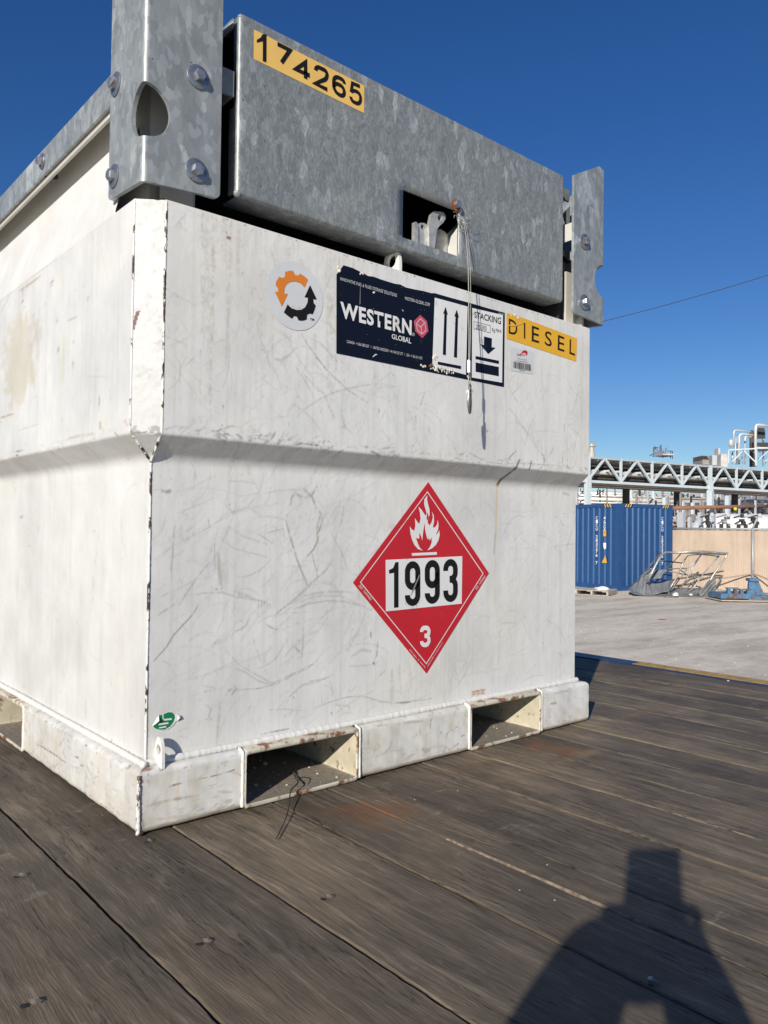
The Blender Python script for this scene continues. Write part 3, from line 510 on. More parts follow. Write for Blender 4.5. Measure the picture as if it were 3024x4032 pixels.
# corner posts: bent galvanised plate with round hole on the fold
E_, WS, TH = .0232, .1278, .0065
def post(cx, cy, sx, sy, name_lbl=None):
    RB = .0085; HL = RB*math.pi/4
    flat0 = WS-RB
    smax = HL+flat0; ns = 110; nz = 240
    ss = np.linspace(-smax, smax, ns); ss = np.sort(np.concatenate([ss, np.linspace(-HL, HL, 14)])); ns = len(ss)
    U, T = np.meshgrid(ss, np.linspace(0, 1, nz), indexing='ij')
    au = np.abs(U)/smax; zb = .968+(.0075)*np.clip(au*1.3, 0, 1); zt = 1.356-.052*np.clip((au-.2)/.8, 0, 1)
    zt = np.where(au < .12, 1.352, zt)
    Z = zb+T*(zt-zb)
    # rounded outer bottom corners
    rc = .011; dx = np.clip(np.abs(U)-(smax-rc), 0, None); dz = np.clip((zb+rc)-Z, 0, None); rr = np.hypot(dx, dz); k_ = np.where(rr > rc, rc/np.maximum(rr, 1e-9), 1)
    Uo = np.where(dx > 0, np.sign(U)*((smax-rc)+dx*k_), U); Zo = np.where((dz > 0) & (dx > 0), (zb+rc)-dz*k_, Z)
    hc, hr = 1.0765, .0405
    d = np.hypot(Uo, Zo-hc)
    cen = lambda A_: (A_[:-1, :-1]+A_[1:, :-1]+A_[:-1, 1:]+A_[1:, 1:])/4
    keep = cen(d) > hr; used = np.zeros_like(d, bool); rem = np.zeros_like(d, bool)
    for a_, b_ in ((0,0),(1,0),(0,1),(1,1)):
        used[a_:ns-1+a_, b_:nz-1+b_] |= keep; rem[a_:ns-1+a_, b_:nz-1+b_] |= ~keep
    bd = used & rem; f_ = hr/np.maximum(d, 1e-9)
    Uo = np.where(bd, Uo*f_, Uo); Zo = np.where(bd, hc+(Zo-hc)*f_, Zo)
    def place(t):
        th = np.clip(Uo/HL, -1, 1)*math.pi/4; R1 = RB-t; ex = np.clip(np.abs(Uo)-HL, 0, None)
        lx = RB + R1*np.sin(th-math.pi/4); ly = RB - R1*np.cos(th-math.pi/4)
        # th=+45deg: front flange direction +x at ly=t ; th=-45: side flange
        lx = np.where(Uo > HL, RB+ex, lx); ly = np.where(Uo > HL, t, ly)
        ly = np.where(Uo < -HL, RB+ex, ly); lx = np.where(Uo < -HL, t, lx)
        return np.stack([cx+sx*lx, cy+sy*ly, Zo], -1)
    A_, B_ = place(0.), place(TH); idx = np.arange(ns*nz).reshape(ns, nz); off = ns*nz
    ii, jj = np.nonzero(keep); f = [(idx[i,j], idx[i+1,j], idx[i+1,j+1], idx[i,j+1]) for i, j in zip(ii, jj)]
    faces = [tuple(map(int, q)) for q in f] + [tuple(int(x)+off for x in q[::-1]) for q in f]
    ec = {}
    for q in f:
        for a_, b_ in zip(q, q[1:]+q[:1]): ec[(a_, b_)] = 1
    for (a_, b_) in list(ec):
        if (b_, a_) not in ec: faces.append((int(b_), int(a_), int(a_)+off, int(b_)+off))
    V = np.concatenate([A_.reshape(-1, 3), B_.reshape(-1, 3)])
    me = bpy.data.meshes.new('p'); me.from_pydata(V.tolist(), [], faces); me.update()
    bm = bmesh.new(); bm.from_mesh(me); bmesh.ops.delete(bm, geom=[v for v in bm.verts if not v.link_faces], context='VERTS'); bmesh.ops.recalc_face_normals(bm, faces=bm.faces[:])
    o = obj('corner_post', bm, M_GALV2, tank); sharp(o, 40)
    for z in (1.1545, 1.0085):
        a1 = .086; r1 = random.uniform(0, 1)
        hexbolt((cx+sx*a1, cy, z), (0, -sy, 0), o, rot=r1, thread=.03)
        hexbolt((cx, cy+sy*(a1+.018), z), (-sx, 0, 0), o, rot=r1+.4, thread=.03)
    return o
p1 = post(-E_, -E_, 1, 1); p1['label'] = 'near galvanised corner post'
post(TW+E_, -E_, -1, 1)['label'] = 'galvanised corner post right of the cover'
post(-E_, TD+.02, 1, -1); post(TW+E_, TD+.02, -1, -1)
# white inner posts that the galvanised posts bolt onto
for x0, x1, zt_ in ((.018, .096, 1.30), (TW-.090, TW-.018, 1.085)):
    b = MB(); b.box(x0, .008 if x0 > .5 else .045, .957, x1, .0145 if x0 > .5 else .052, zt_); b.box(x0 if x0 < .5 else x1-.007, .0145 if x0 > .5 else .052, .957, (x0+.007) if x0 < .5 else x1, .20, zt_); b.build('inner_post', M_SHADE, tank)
b = MB(); b.prism([(.030, .030, .965), (.085, .030, .965), (.085, .030, 1.035), (.052, .030, 1.060), (.034, .030, 1.050)], (0, .005, 0)); b.build('gusset', M_WHITE, tank)
b = MB(); b.prism([(TW-.060,-.004,.957),(TW-.046,-.006,.957),(TW-.036,-.005,.985),(TW-.036,-.005,1.035),(TW-.041,-.005,1.035),(TW-.041,-.005,.988)], (0,.02,0)); b.build('gusset', M_WHITE, tank)
# side rail (left and right) : galvanised strip on a white angle
for sx, x in ((1, -.0215), (-1, TW+.0215)):
    b = MB(); b.box(min(x, x+sx*.006), .09, 1.133, max(x, x+sx*.006), TD-.09, 1.183); r_ = b.build('top_rail', M_GALV2, tank)
    hexbolt((x, .443, 1.160), (-sx, 0, 0), r_, r=.0085, wr=.015, rot=.5)
    MB().lathe((x+sx*.004, .443, 1.138), (sx, 0, 0), [(.006, 0), (.006, .02), (.004, .024)], 10).build('bolt_shank', M_DARK, r_)
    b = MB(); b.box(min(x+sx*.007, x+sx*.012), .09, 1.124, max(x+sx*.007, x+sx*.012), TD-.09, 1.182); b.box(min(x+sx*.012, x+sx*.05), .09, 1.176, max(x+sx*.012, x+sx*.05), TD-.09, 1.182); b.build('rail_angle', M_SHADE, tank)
# galvanised front cover (folded box) with a window
YF = -.008; X0, X1, Z0, Z1 = ony(937, 400, YF).x, ony(2221, 950, YF).x, ony(935.6, 768, YF).z, ony(942, 39, YF).z-.001
WX0, WX1, WZ0, WZ1 = ony(1586, 850, YF).x, ony(1806, 900, YF).x, ony(1590, 936, YF).z, ony(1587, 746, YF).z
cov = bpy.data.objects.new('front_cover', None)
def cover():
    rb = .007; dep = .062
    # cross profile around left/right bends, dense enough to be smooth
    ang = np.linspace(0, math.pi/2, 7)
    xsn = [X0+rb-rb*math.sin(a) for a in ang[::-1]]; ysn = [YF+rb-rb*math.cos(a) for a in ang[::-1]]
    mb = MB()
    # front sheet: outer frame pieces as grid w/ window
    xg = sorted(set([X0+rb, X0+rb+.002, WX0, WX1, X1-rb-.002, X1-rb]+list(np.linspace(X0+rb, X1-rb, 24)[1:-1]))); zg = sorted(set([Z0+rb, Z0+rb+.002, WZ0, WZ1, 1.150, 1.19, Z1-rb-.002, Z1-rb]+list(np.linspace(Z0+rb, Z1-rb, 12)[1:-1])))
    for i in range(len(xg)-1):
        for j in range(len(zg)-1):
            xc, zc = (xg[i]+xg[i+1])/2, (zg[j]+zg[j+1])/2
            if WX0 < xc < WX1 and WZ0 < zc < WZ1: continue
            mb.add([(xg[i], YF, zg[j]), (xg[i+1], YF, zg[j]), (xg[i+1], YF, zg[j+1]), (xg[i], YF, zg[j+1])], [(0,1,2,3)])
    def bend(a0, a1, fix, horiz, sign, length, mb):
        pts = []
        for a in np.linspace(0, math.pi/2, 7): pts.append((rb*math.sin(a), rb-rb*math.cos(a)))
        pts.append((rb, length))
        for k in range(len(pts)-1):
            (u0, v0), (u1, v1) = pts[k], pts[k+1]
            if horiz: mb.add([(a0, YF+v0, fix+sign*u0), (a1, YF+v0, fix+sign*u0), (a1, YF+v1, fix+sign*u1), (a0, YF+v1, fix+sign*u1)], [(0,1,2,3)])
            else: mb.add([(fix+sign*u0, YF+v0, a0), (fix+sign*u0, YF+v0, a1), (fix+sign*u1, YF+v1, a1), (fix+sign*u1, YF+v1, a0)], [(0,1,2,3)])
    for a0_, a1_ in zip(xg[:-1], xg[1:]): bend(a0_, a1_, Z1-rb, True, 1, .16, mb); bend(a0_, a1_, Z0+rb, True, -1, .055, mb)
    for fx, sg in ((X0+rb, -1), (X1-rb, 1)):
        for a0_, a1_ in zip(zg[:-1], zg[1:]): bend(a0_, a1_, fx, False, sg, .028 if a0_ < 1.149 else (.0135 if a0_ < 1.189 else .017), mb)
        xx = X0 if sg < 0 else X1
        if sg < 0: mb.add([(xx+.001, YF+.016, Z1-.006), (xx+.001, YF+.016, Z1-.020), (xx+.001, .17, Z1-.020), (xx+.001, .17, Z1-.006)], [(0,1,2,3)])
        for zf, sz in ((Z0+rb, -1), (Z1-rb, 1)):   # ball corners
            g = []
            for i_, a in enumerate(np.linspace(0, math.pi/2, 6)):
                for j_, c in enumerate(np.linspace(0, math.pi/2, 6)):
                    n_ = Vector((sg*math.sin(a)*math.cos(c)**0*math.sin(c) , -math.cos(c), sz*math.cos(a)*math.sin(c)))
                    g.append((fx+rb*n_.x, YF+rb+rb*n_.y, zf+rb*n_.z))
            mb.add(g, [(i_*6+j_, i_*6+j_+1, i_*6+j_+7, i_*6+j_+6) for i_ in range(5) for j_ in range(5)])
    me = bpy.data.meshes.new('c'); me.from_pydata([tuple(p) for p in mb.v], [], mb.f); bm = bmesh.new(); bm.from_mesh(me)
    bmesh.ops.remove_doubles(bm, verts=bm.verts[:], dist=1e-5); bmesh.ops.recalc_face_normals(bm, faces=bm.faces[:])
    o = obj('front_cover', bm, M_GALV, tank); sharp(o, 40); md = o.modifiers.new('t', 'SOLIDIFY'); md.thickness = .004; md.offset = -1 
    return o
bpy.data.objects.remove(cov); cov = cover()
b = MB(); b.box(.098, .062, 1.2965, TW-.098, .41, 1.299); b.build('cabinet_roof', M_DARK, tank)  # lid added so the gap below the cover stays dark; shade coloured
# small plates closing the slots beside the cover
for x0, x1 in ((.108, .148), (1.050, 1.032)):
    s_ = 1 if x0 < .5 else -1
    xa, xb = (x0, x0+.028) if s_ > 0 else (1.052, 1.092)
    b = MB(); b.box(xa, -.006, 1.158, xb, -.001, 1.200); b.box(xb-.005 if s_ > 0 else xa, -.001, 1.158, xb if s_ > 0 else xa+.005, .05, 1.200); b.build('hinge_bracket', M_WHITE if s_ < 0 else M_GALVD, tank)
b = MB(); b.box(1.05, .03, 1.272, 1.09, .036, 1.30); b.prism([(1.066,.028,1.235),(1.09,.028,1.26),(1.09,.028,1.205),(1.070,.028,1.22)], (0,.004,0)); b.build('hinge_bracket', M_GALVD, tank)
# latch parts behind the window
def plate_hole(outline, hole_c, hole_r, thick, to3, name, mat, parent, nh=18):
    """outline: list (a,b) convex-ish polygon ccw; hole: circle; to3(a,b,d)->Vector"""
    bm = bmesh.new(); o_ = [bm.verts.new(to3(a, c, 0)) for a, c in outline]; h_ = [bm.verts.new(to3(hole_c[0]+hole_r*math.cos(2*math.pi*k/nh), hole_c[1]+hole_r*math.sin(2*math.pi*k/nh), 0)) for k in range(nh)]
    es = [bm.edges.new((l_[k], l_[(k+1) % len(l_)])) for l_ in (o_, h_) for k in range(len(l_))]
    r_ = bmesh.ops.triangle_fill(bm, use_beauty=True, use_dissolve=False, edges=es)
    fs = [g for g in r_['geom'] if isinstance(g, bmesh.types.BMFace)]
    fs = [f for f in bm.faces]
    ex = bmesh.ops.extrude_face_region(bm, geom=fs); dv = to3(0, 0, thick)-to3(0, 0, 0)
    bmesh.ops.translate(bm, verts=[g for g in ex['geom'] if isinstance(g, bmesh.types.BMVert)], vec=dv); bmesh.ops.recalc_face_normals(bm, faces=bm.faces[:])
    return obj(name, bm, mat, parent)
def rounded(cx, z0, z1, hw, n=9): return [(cx-hw, z0), (cx+hw, z0)]+[(cx+hw*math.cos(t), z1-hw+hw*math.sin(t)) for t in np.linspace(0, math.pi, n)]
M_LATCH = plain('worn zinc latch', (.50, .50, .48), .42, .45, .25, 60, .0003)
V5 = zm(1550, 700, 400/1659)
def latch(pts, hole, hr_px, y, th, name, mat):
    q = [ony(*V5(*p), y) for p in pts]; h = ony(*V5(*hole), y); rr_ = hr_px*400/1659/FOC*1.9
    return plate_hole([(p.x, p.z) for p in q], (h.x, h.z), rr_, th, lambda a, c, d: Vector((a, y+d, c)), name, mat, tank)
latch([(410,1200),(405,760),(440,735),(500,738),(545,770),(562,810),(566,1220)], (472,805), 34, .014, .006, 'latch_plate', M_LATCH)
latch([(585,1260),(575,800),(600,690),(622,585),(655,547),(745,552),(810,565),(848,610),(850,665),(810,735),(745,790),(712,840),(700,930),(665,1260)], (757,655), 42, .008, .008, 'latch_lever', M_LATCH)
MB().prism([ony(*V5(*p), .010) for p in [(335,1190),(343,722),(370,716),(404,760),(404,1190)]], (0, .008, 0)).build('latch_plate', M_LATCH, tank)
MB().prism([ony(*V5(*p), .034) for p in [(690,1280),(700,860),(760,835),(850,890),(872,925),(872,1280)]], (0, .004, 0)).build('latch_plate', M_LATCH, tank)
MB().prism([ony(*V5(*p), .038) for p in [(872,1300),(872,925),(930,870),(1000,800),(1060,740),(1060,1300)]], (0, .004, 0)).build('latch_plate', M_WHITE, tank)
b = MB(); b.prism([(.6785, -.004, 1.024), (.6785, -.004, 1.096), (.6785, .002, 1.102), (.6785, .045, 1.070), (.6785, .055, 1.024)], (.003, 0, 0)); b.build('latch_guard', M_WHITE, tank)
wb_ = ony(1793, 809, YF); wbolt = MB().lathe((wb_.x, YF, wb_.z), (0, -1, 0), [(.0125, 0), (.0125, .0025), (.008, .003)], 22).build('washer', M_RUST, cov, ang=40)
hx = (wb_.x, YF-.003, wb_.z); q = [(hx[0]+.0078*math.cos(j*math.pi/3+.3), hx[1]-d_, hx[2]+.0078*math.sin(j*math.pi/3+.3)) for d_ in (0, .009) for j in range(6)]
MB().add(q, [(j, (j+1)%6, 6+(j+1)%6, 6+j) for j in range(6)]+[tuple(range(6,12))]).build('bolt_head', M_BOLT, cov)
# lifting lugs
def lug(x, y0, y1, z0, z1, th=.005, hr=.0075):
    cy = (y0+y1)/2; h = z1-z0; hw = (y1-y0)/2
    ol = [(y0, z0), (y1, z0)]+[(cy+hw*math.cos(t), z0+h*.42+(h*.58)*math.sin(t)) for t in np.linspace(0, math.pi, 15)]
    return plate_hole(ol, (cy, z0+h*.58), hr, th, lambda a, c, d: Vector((x+d, a, c)), 'lifting_lug', M_WELD, tank)
lug(.0365, .001, .0265, .093, .1395)
lug(.508, .003, .050, .950, 1.012, .007, .013)
# ---- base frame with fork pockets
pts = [(.0, .014), (.0, .085)]
def base_profile():
    o = []
    for t in np.linspace(-math.pi/2, 0, 7): o.append((.010-.010*math.cos(t), .012+.010*math.sin(t)))
    for z in np.arange(.0135, .086, .0016): o.append((0, z))
    for t in np.linspace(0, math.pi/2, 8): o.append((.010-.010*math.cos(t), .0865+.010*math.sin(t)))
    for d in np.linspace(.013, .05, 14): o.append((d, .0965))
    return np.array(o)
bp = base_profile()
def rail(x0, x1, side, canvas, name='base_rail', m0=0, m1=0):
    L = spaced(x0, x1, .0015, .0024) if x1-x0 < 1 else np.linspace(x0, x1, 200); P = np.zeros((len(L), len(bp), 3)); T_ = (L-x0)/(x1-x0)
    off = bp[None, :, 0]*0+ (m0*(1-T_)[:, None]*bp[None, :, 0]) + m1*T_[:, None]*bp[None, :, 0]
    A_ = L[:, None]+off
    wob = .0006*np.sin(A_*60)+.0004*np.sin(A_*143+bp[None, :, 1]*200)
    if side == 'front': P[..., 0] = A_; P[..., 1] = bp[None, :, 0]+wob
    elif side == 'left': P[..., 1] = A_; P[..., 0] = bp[None, :, 0]+wob
    elif side == 'right': P[..., 1] = A_; P[..., 0] = TW-bp[None, :, 0]
    else: P[..., 0] = A_; P[..., 1] = TD-bp[None, :, 0]
    P[..., 2] = bp[None, :, 1]
    col = canvas.look(A_, P[..., 2])
    return grid_obj(name, P, M_PAINT, tank, flip=side in ('left', 'back'), col=col)
PK = [(.1765, .4215), (.7155, .9565)]
rail(0, PK[0][0]-.001, 'front', FR, m0=1); rail(PK[0][1]+.001, PK[1][0]-.001, 'front', FR); rail(PK[1][1]+.001, TW, 'front', FR, m1=-1)
rail(0, .553, 'left', LF, m0=1); rail(.80, 1.48, 'left', LF); rail(1.73, TD, 'left', LF, m1=-1)
rail(0, TD, 'right', LF, m0=1, m1=-1); rail(0, TW, 'back', FR, m0=1, m1=-1)
M_TUBE = plain('worn cream pocket paint', (.58, .54, .44), .6, 0, .12, 25, .0008, (.22, .10, .05), 30, .50)
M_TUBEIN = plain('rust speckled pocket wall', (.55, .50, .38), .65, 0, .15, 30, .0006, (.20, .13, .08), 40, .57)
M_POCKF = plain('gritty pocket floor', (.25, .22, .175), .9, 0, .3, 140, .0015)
def pocket(x0, x1, axis, length, wall=.0075):
    z0, z1 = .0015, .0975; pr = .010
    def rr(x0, x1, z0, z1, r, n=5): 
        o = []
        for cx, cz, a in ((x1-r, z0+r, -math.pi/2), (x1-r, z1-r, 0), (x0+r, z1-r, math.pi/2), (x0+r, z0+r, math.pi)):
            for t in np.linspace(0, math.pi/2, n): o.append((cx+r*math.cos(a+t), cz+r*math.sin(a+t)))
        return o
    O = rr(x0, x1, z0, z1, pr); I = rr(x0+wall, x1-wall, z0+wall-.0005, z1-wall-.001, .005); n = len(O)
    to = (lambda a, c, d: Vector((a, -.0022+d, c))) if axis == 'y' else (lambda a, c, d: Vector((-.0022+d, a, c)))
    b = MB(); vs = [to(a, c, .002) for a, c in O]+[to(a, c, 0) for a, c in [(p[0]+(q_[0]-p[0])*.3, p[1]+(q_[1]-p[1])*.3) for p, q_ in zip(O, I)]]+[to(a, c, 0) for a, c in [(p[0]+(q_[0]-p[0])*.8, p[1]+(q_[1]-p[1])*.8) for p, q_ in zip(O, I)]]+[to(a, c, .002) for a, c in I]
    fs = [(r_*n+k_, r_*n+(k_+1)%n, (r_+1)*n+(k_+1)%n, (r_+1)*n+k_) for r_ in range(3) for k_ in range(n)]; b.add(vs, fs)
    b.add([to(a, c, .002) for a, c in O]+[to(a, c, .05) for a, c in O], [(k_, (k_+1)%n, n+(k_+1)%n, n+k_) for k_ in range(n)])
    o = b.build('fork_pocket', [M_TUBE], tank, smooth=False, ang=50)
    b = MB(); iv = [to(a, c, .002) for a, c in I]+[to(a, c, length) for a, c in I]; b.add(iv, [(k_, (k_+1)%n, n+(k_+1)%n, n+k_) for k_ in range(n)])
    me_o = b.build('pocket_lining', [M_TUBEIN, M_POCKF], o)
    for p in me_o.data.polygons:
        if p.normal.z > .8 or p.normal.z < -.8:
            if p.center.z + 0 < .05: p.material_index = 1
    return o
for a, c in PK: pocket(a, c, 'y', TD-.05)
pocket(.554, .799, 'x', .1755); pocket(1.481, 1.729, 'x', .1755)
for x in (PK[0][0], PK[0][1], PK[1][0], PK[1][1]): seam('pocket_weld', [(x, -.0005, .006), (x, -.0005, .094), (x, .012, .0985)], .003, M_WELD, amp=.25, step=.003, seed=int(x*99), lump=.008)
seam('base_corner_weld', [(.001, .001, .004), (.0005, .0005, .090)], .0035, weld_mat('rusty corner weld', .5, (.16, .09, .06), 40), amp=.25, step=.003, seed=40, lump=.008)
seam('pocket_weld', [(-.0005, .5535, .006), (-.0005, .5535, .094)], .0025, M_WELD, amp=.2, step=.003, seed=41)
b = MB(); r2 = random.Random(5)
for k_ in range(46):
    x, y = r2.choice([(r2.uniform(.20,.40), r2.uniform(.01,.22)), (r2.uniform(.74,.94), r2.uniform(.01,.22))]); s_ = r2.uniform(.0008,.0024)*(2.2 if k_ < 3 else 1)
    b.lathe((x, y, .0085), (r2.gauss(0,.3), r2.gauss(0,.3), 1), [(s_, 0), (s_*1.1, s_*.5), (s_*.5, s_)], 6)
o = b.build('grit', plain('pale grit', (.5,.46,.38), .9)); o.name = 'grit'; tag(o, 'loose pale grit and crumbs lying inside the two fork pockets', 'grit', kind='stuff')
# ------------------------------------------------------------------ decals
def quadmap(Q):   # Q: 4 world points TL,TR,BR,BL
    H = None
    src = [(0,1),(1,1),(1,0),(0,0)]
    def f(u, v, lift=0.0):
        return Q[3]*(1-u)*(1-v)+Q[2]*u*(1-v)+Q[1]*u*v+Q[0]*(1-u)*v + Vector((0, -lift, 0))
    return f
def vinyl(name, col, rough=.4, dirt=(.45,.43,.38), thr=.66): return plain(name, col, rough, 0, .05, 14, 0, dirt, 30, thr)
V_RED = vinyl('red vinyl', (.50, .018, .030), .42, (.40,.05,.05), .64); V_WHT = vinyl('white vinyl', (.72, .72, .71), .4, (.50,.48,.45), .6); V_BLK = vinyl('black vinyl', (.012, .012, .014), .4, (.05,.05,.05), .7)
V_NAVY = vinyl('navy vinyl', (.0045, .008, .020), .35, (.03,.035,.05), .66); V_YEL = vinyl('yellow vinyl', (.74, .40, .022), .4, (.55,.28,.02), .68); V_AMB = vinyl('faded amber vinyl', (.74, .47, .13), .42, (.62,.36,.10), .66)
V_ORG = vinyl('orange vinyl', (.66, .20, .02), .4, (.45,.18,.03), .66); V_PNK = vinyl('faded pink vinyl', (.50, .07, .11), .45, (.62,.20,.25), .6); V_GRN = vinyl('green vinyl', (.005, .20, .075), .3, (.02,.16,.08), .7); V_GRY = vinyl('grey ink', (.22,.22,.23), .5); V_PALE = vinyl('pale grey vinyl', (.60, .61, .62), .4, (.5,.5,.5), .62)
for m_ in (V_NAVY, V_BLK): m_.node_tree.nodes['Principled BSDF'].inputs['Specular IOR Level'].default_value = .12; m_.node_tree.nodes['Principled BSDF'].inputs['Roughness'].default_value = .6
V_RED.node_tree.nodes['Principled BSDF'].inputs['Specular IOR Level'].default_value = .25
def flat_poly(name, polys, mat, parent, holes=()):
    """polys: list of world-point loops; holes filled out with triangle_fill"""
    bm = bmesh.new()
    for loop in polys:
        n_ = len(loop)
        vs = [bm.verts.new(p) for p in loop]; es = [bm.edges.new((vs[k], vs[(k+1) % n_])) for k in range(n_)]
    bmesh.ops.triangle_fill(bm, use_beauty=True, use_dissolve=False, edges=bm.edges[:])
    for f in bm.faces:
        if f.normal.y > 0 and abs(f.normal.y) > .5: f.normal_flip()
    return obj(name, bm, mat, parent)
def text(name, s, Q, mat, parent, lift=.0006, bold=0.0, space=1.0):
    """string fitted exactly into quad Q (TL,TR,BR,BL world points)"""
    c = bpy.data.curves.new('t', 'FONT'); c.body = s; c.size = 1; c.offset = bold; c.resolution_u = 5; c.space_character = space; c.fill_mode = 'FRONT'
    o = bpy.data.objects.new('t', c); link(o); dg = bpy.context.evaluated_depsgraph_get(); me = bpy.data.meshes.new_from_object(o.evaluated_get(dg)); bpy.data.objects.remove(o)
    co = np.zeros(len(me.vertices)*3); me.vertices.foreach_get('co', co); co = co.reshape(-1, 3); mn, mx = co.min(0), co.max(0); fm = quadmap(Q)
    new = [fm((p[0]-mn[0])/(mx[0]-mn[0]), (p[1]-mn[1])/max(1e-6, mx[1]-mn[1]), lift) for p in co]
    for v_, p in zip(me.vertices, new): v_.co = p
    me.materials.clear(); return obj(name, me, mat, parent)
def Qpx(view, y, pts): return [ony(*view(*p), y) for p in pts]
def rectQ(view, y, pts, lift): return [p+Vector((0, -lift, 0)) for p in Qpx(view, y, pts)]
def rpath(pts, r):
    """polyline with circular corner rounding; pts (x,y,round?)"""
    P_ = [Vector((p[0], p[1])) for p in pts]; o = [P_[0]]
    for k in range(1, len(P_)-1):
        a, b_, c = P_[k-1], P_[k], P_[k+1]
        if len(pts[k]) > 2: o.append(b_); continue
        rr_ = min(r, (a-b_).length*(.5 if 0 < k-1 else 1), (c-b_).length*(.5 if k+1 < len(P_)-1 else 1)); p0 = b_+(a-b_).normalized()*rr_; p2 = b_+(c-b_).normalized()*rr_
        for t in np.linspace(0, 1, 9): w_ = .7071; d = (1-t)**2+2*w_*t*(1-t)+t*t; o.append((p0*(1-t)**2+b_*(2*w_*t*(1-t))+p2*t*t)/d)
    o.append(P_[-1]); o2 = [o[0]]
    for q_ in o[1:]:
        if (q_-o2[-1]).length > 1e-4: o2.append(q_)
    return o2
GLY = {'9': [[(0,.20),(0,0),(1,0),(1,1),(0,1),(0,.42),(1,.42),(1,.75)]], '6': [[(1,.80),(1,1),(0,1),(0,0),(1,0),(1,.59),(0,.59),(0,.25)]],
       '3': [[(0,.77),(0,1),(1,1),(1,.535),(.40,.535)], [(.40,.535),(1,.535),(1,0),(0,0),(0,.23)]], '5': [[(.93,1),(.14,1,0),(.02,.46)], [(.03,.50),(.2,.645),(1,.645),(1,0),(0,0),(0,.22)]],
       '2': [[(0,.74),(0,1),(1,1),(1,.60),(.0,.0,0),(1.03,0)]], '7': [[(-.04,1),(1,1,0),(.35,.0)]], '4': [[(.74,-.06),(.74,1,0),(-.04,.27,0),(1.08,.27)]]}
def digit(name, ch, Q, mat, parent, lift, wfrac):
    fm = quadmap(Q); Wd = ((Q[1]-Q[0]).length+(Q[2]-Q[3]).length)/2; Hd = ((Q[3]-Q[0]).length+(Q[2]-Q[1]).length)/2; hw = Wd*wfrac/2; b = MB()
    for k_, path in enumerate(GLY[ch]):
        loc = [(hw+p[0]*(Wd-2*hw), hw+p[1]*(Hd-2*hw))+tuple(p[2:]) for p in path]; P_ = rpath(loc, (Wd-2*hw)*.5); vs_ = []
        for i_, p in enumerate(P_):
            d0 = (p-P_[i_-1]).normalized() if i_ else None; d1 = (P_[i_+1]-p).normalized() if i_ < len(P_)-1 else None
            d = ((d0 or d1)+(d1 or d0)).normalized(); n_ = Vector((-d.y, d.x)); sc = 1/max(.45, n_.dot(Vector((-(d1 or d0).y, (d1 or d0).x))))
            for sg in (1, -1): q = p+n_*hw*sc*sg; vs_.append(fm(q.x/Wd, q.y/Hd, lift+.00015*k_))
        b.add(vs_, [(2*i_, 2*i_+2, 2*i_+3, 2*i_+1) for i_ in range(len(P_)-1)])
    return b.build(name, mat, parent)
# --- placard 1993 (on lower skin)
L0 = .0008
Y1 = YL-L0; pv = zm(1350, 1850, 650/1659)
pk = lambda pts, l=0.0: [ony(*pv(*p), YL)+Vector((0, -L0-l, 0)) for p in pts]
plc = flat_poly('hazard_placard', [pk([(856,122),(98,1135),(838,2048),(1466,1038)])], V_RED, tank); plc['label'] = 'red diamond hazard placard numbered 1993'
def ring(view_pts_out, k, l): 
    c = sum((Vector((p[0], p[1], 0)) for p in view_pts_out), Vector())/4
    return [tuple((Vector((p[0], p[1], 0))-c)*k+c)[:2] for p in view_pts_out]
inn = [(846,215),(168,1130),(835,1955),(1410,1042)]; inn2 = ring(inn, .984, 0)
for k_ in range(4):
    a, c = inn[k_], inn[(k_+1)%4]; a2, c2 = inn2[k_], inn2[(k_+1)%4]
    if k_ == 0: lm = []
    lm.append([a, c, c2, a2])
b = MB()
for qd in lm: b.add(pk(qd, .0004), [(0,1,2,3)])
b.build('border_line', V_WHT, plc)
flame = [(790,810),(750,795),(715,755),(690,700),(675,640),(668,568),(690,600),(712,615),(722,560),(720,485),(738,515),(762,545),(775,490),(770,430),(755,370),(785,400),(810,440),(830,462),(838,440),(828,395),(812,345),(815,295),(845,255),(840,300),(850,345),(866,395),(866,450),(850,500),(838,520),(848,545),(866,560),(885,530),(900,480),(890,420),(908,455),(912,510),(905,560),(912,590),(938,560),(945,502),(958,540),(955,590),(940,640),(950,630),(966,605),(968,660),(955,710),(930,755),(890,790),(838,812),(868,770),(885,725),(888,680),(868,712),(852,700),(850,672),(838,660),(825,620),(838,650),(835,600),(820,540),(815,600),(800,590),(806,650),(795,655),(795,720),(788,700),(778,660),(765,632),(768,680),(752,690),(728,685),(740,720),(750,765),(770,790)]
# simple robust flame: outer body with an inner red flame on top
outer = [(800,812),(750,795),(715,755),(690,700),(675,640),(668,568),(690,600),(715,612),(724,560),(720,485),(742,520),(765,545),(776,490),(770,430),(755,370),(785,400),(812,440),(830,462),(838,440),(826,395),(812,345),(815,295),(845,255),(842,300),(852,345),(866,395),(868,450),(852,500),(848,530),(866,560),(888,525),(900,475),(890,420),(910,460),(912,520),(900,580),(925,575),(944,545),(946,502),(958,545),(953,600),(930,655),(952,632),(966,605),(968,660),(955,710),(930,755),(890,790),(838,812)]
fl_ = flat_poly('flame_symbol', [pk(outer, .0005)], V_WHT, plc)
inner = [(800,812),(770,785),(752,750),(740,715),(728,682),(752,692),(762,690),(764,632),(780,665),(792,712),(797,660),(806,595),(818,535),(820,600),(832,655),(846,700),(858,690),(850,655),(868,712),(888,678),(886,730),(868,775),(838,812)]
flat_poly('flame_symbol', [pk(inner, .0008)], V_RED, plc)
flat_poly('flame_symbol', [pk([(845,425),(858,470),(845,510),(835,490)], .0008)], V_RED, plc)
flat_poly('flame_bar', [pk([(688,837),(940,826),(940,853),(690,864)], .0005)], V_WHT, plc)
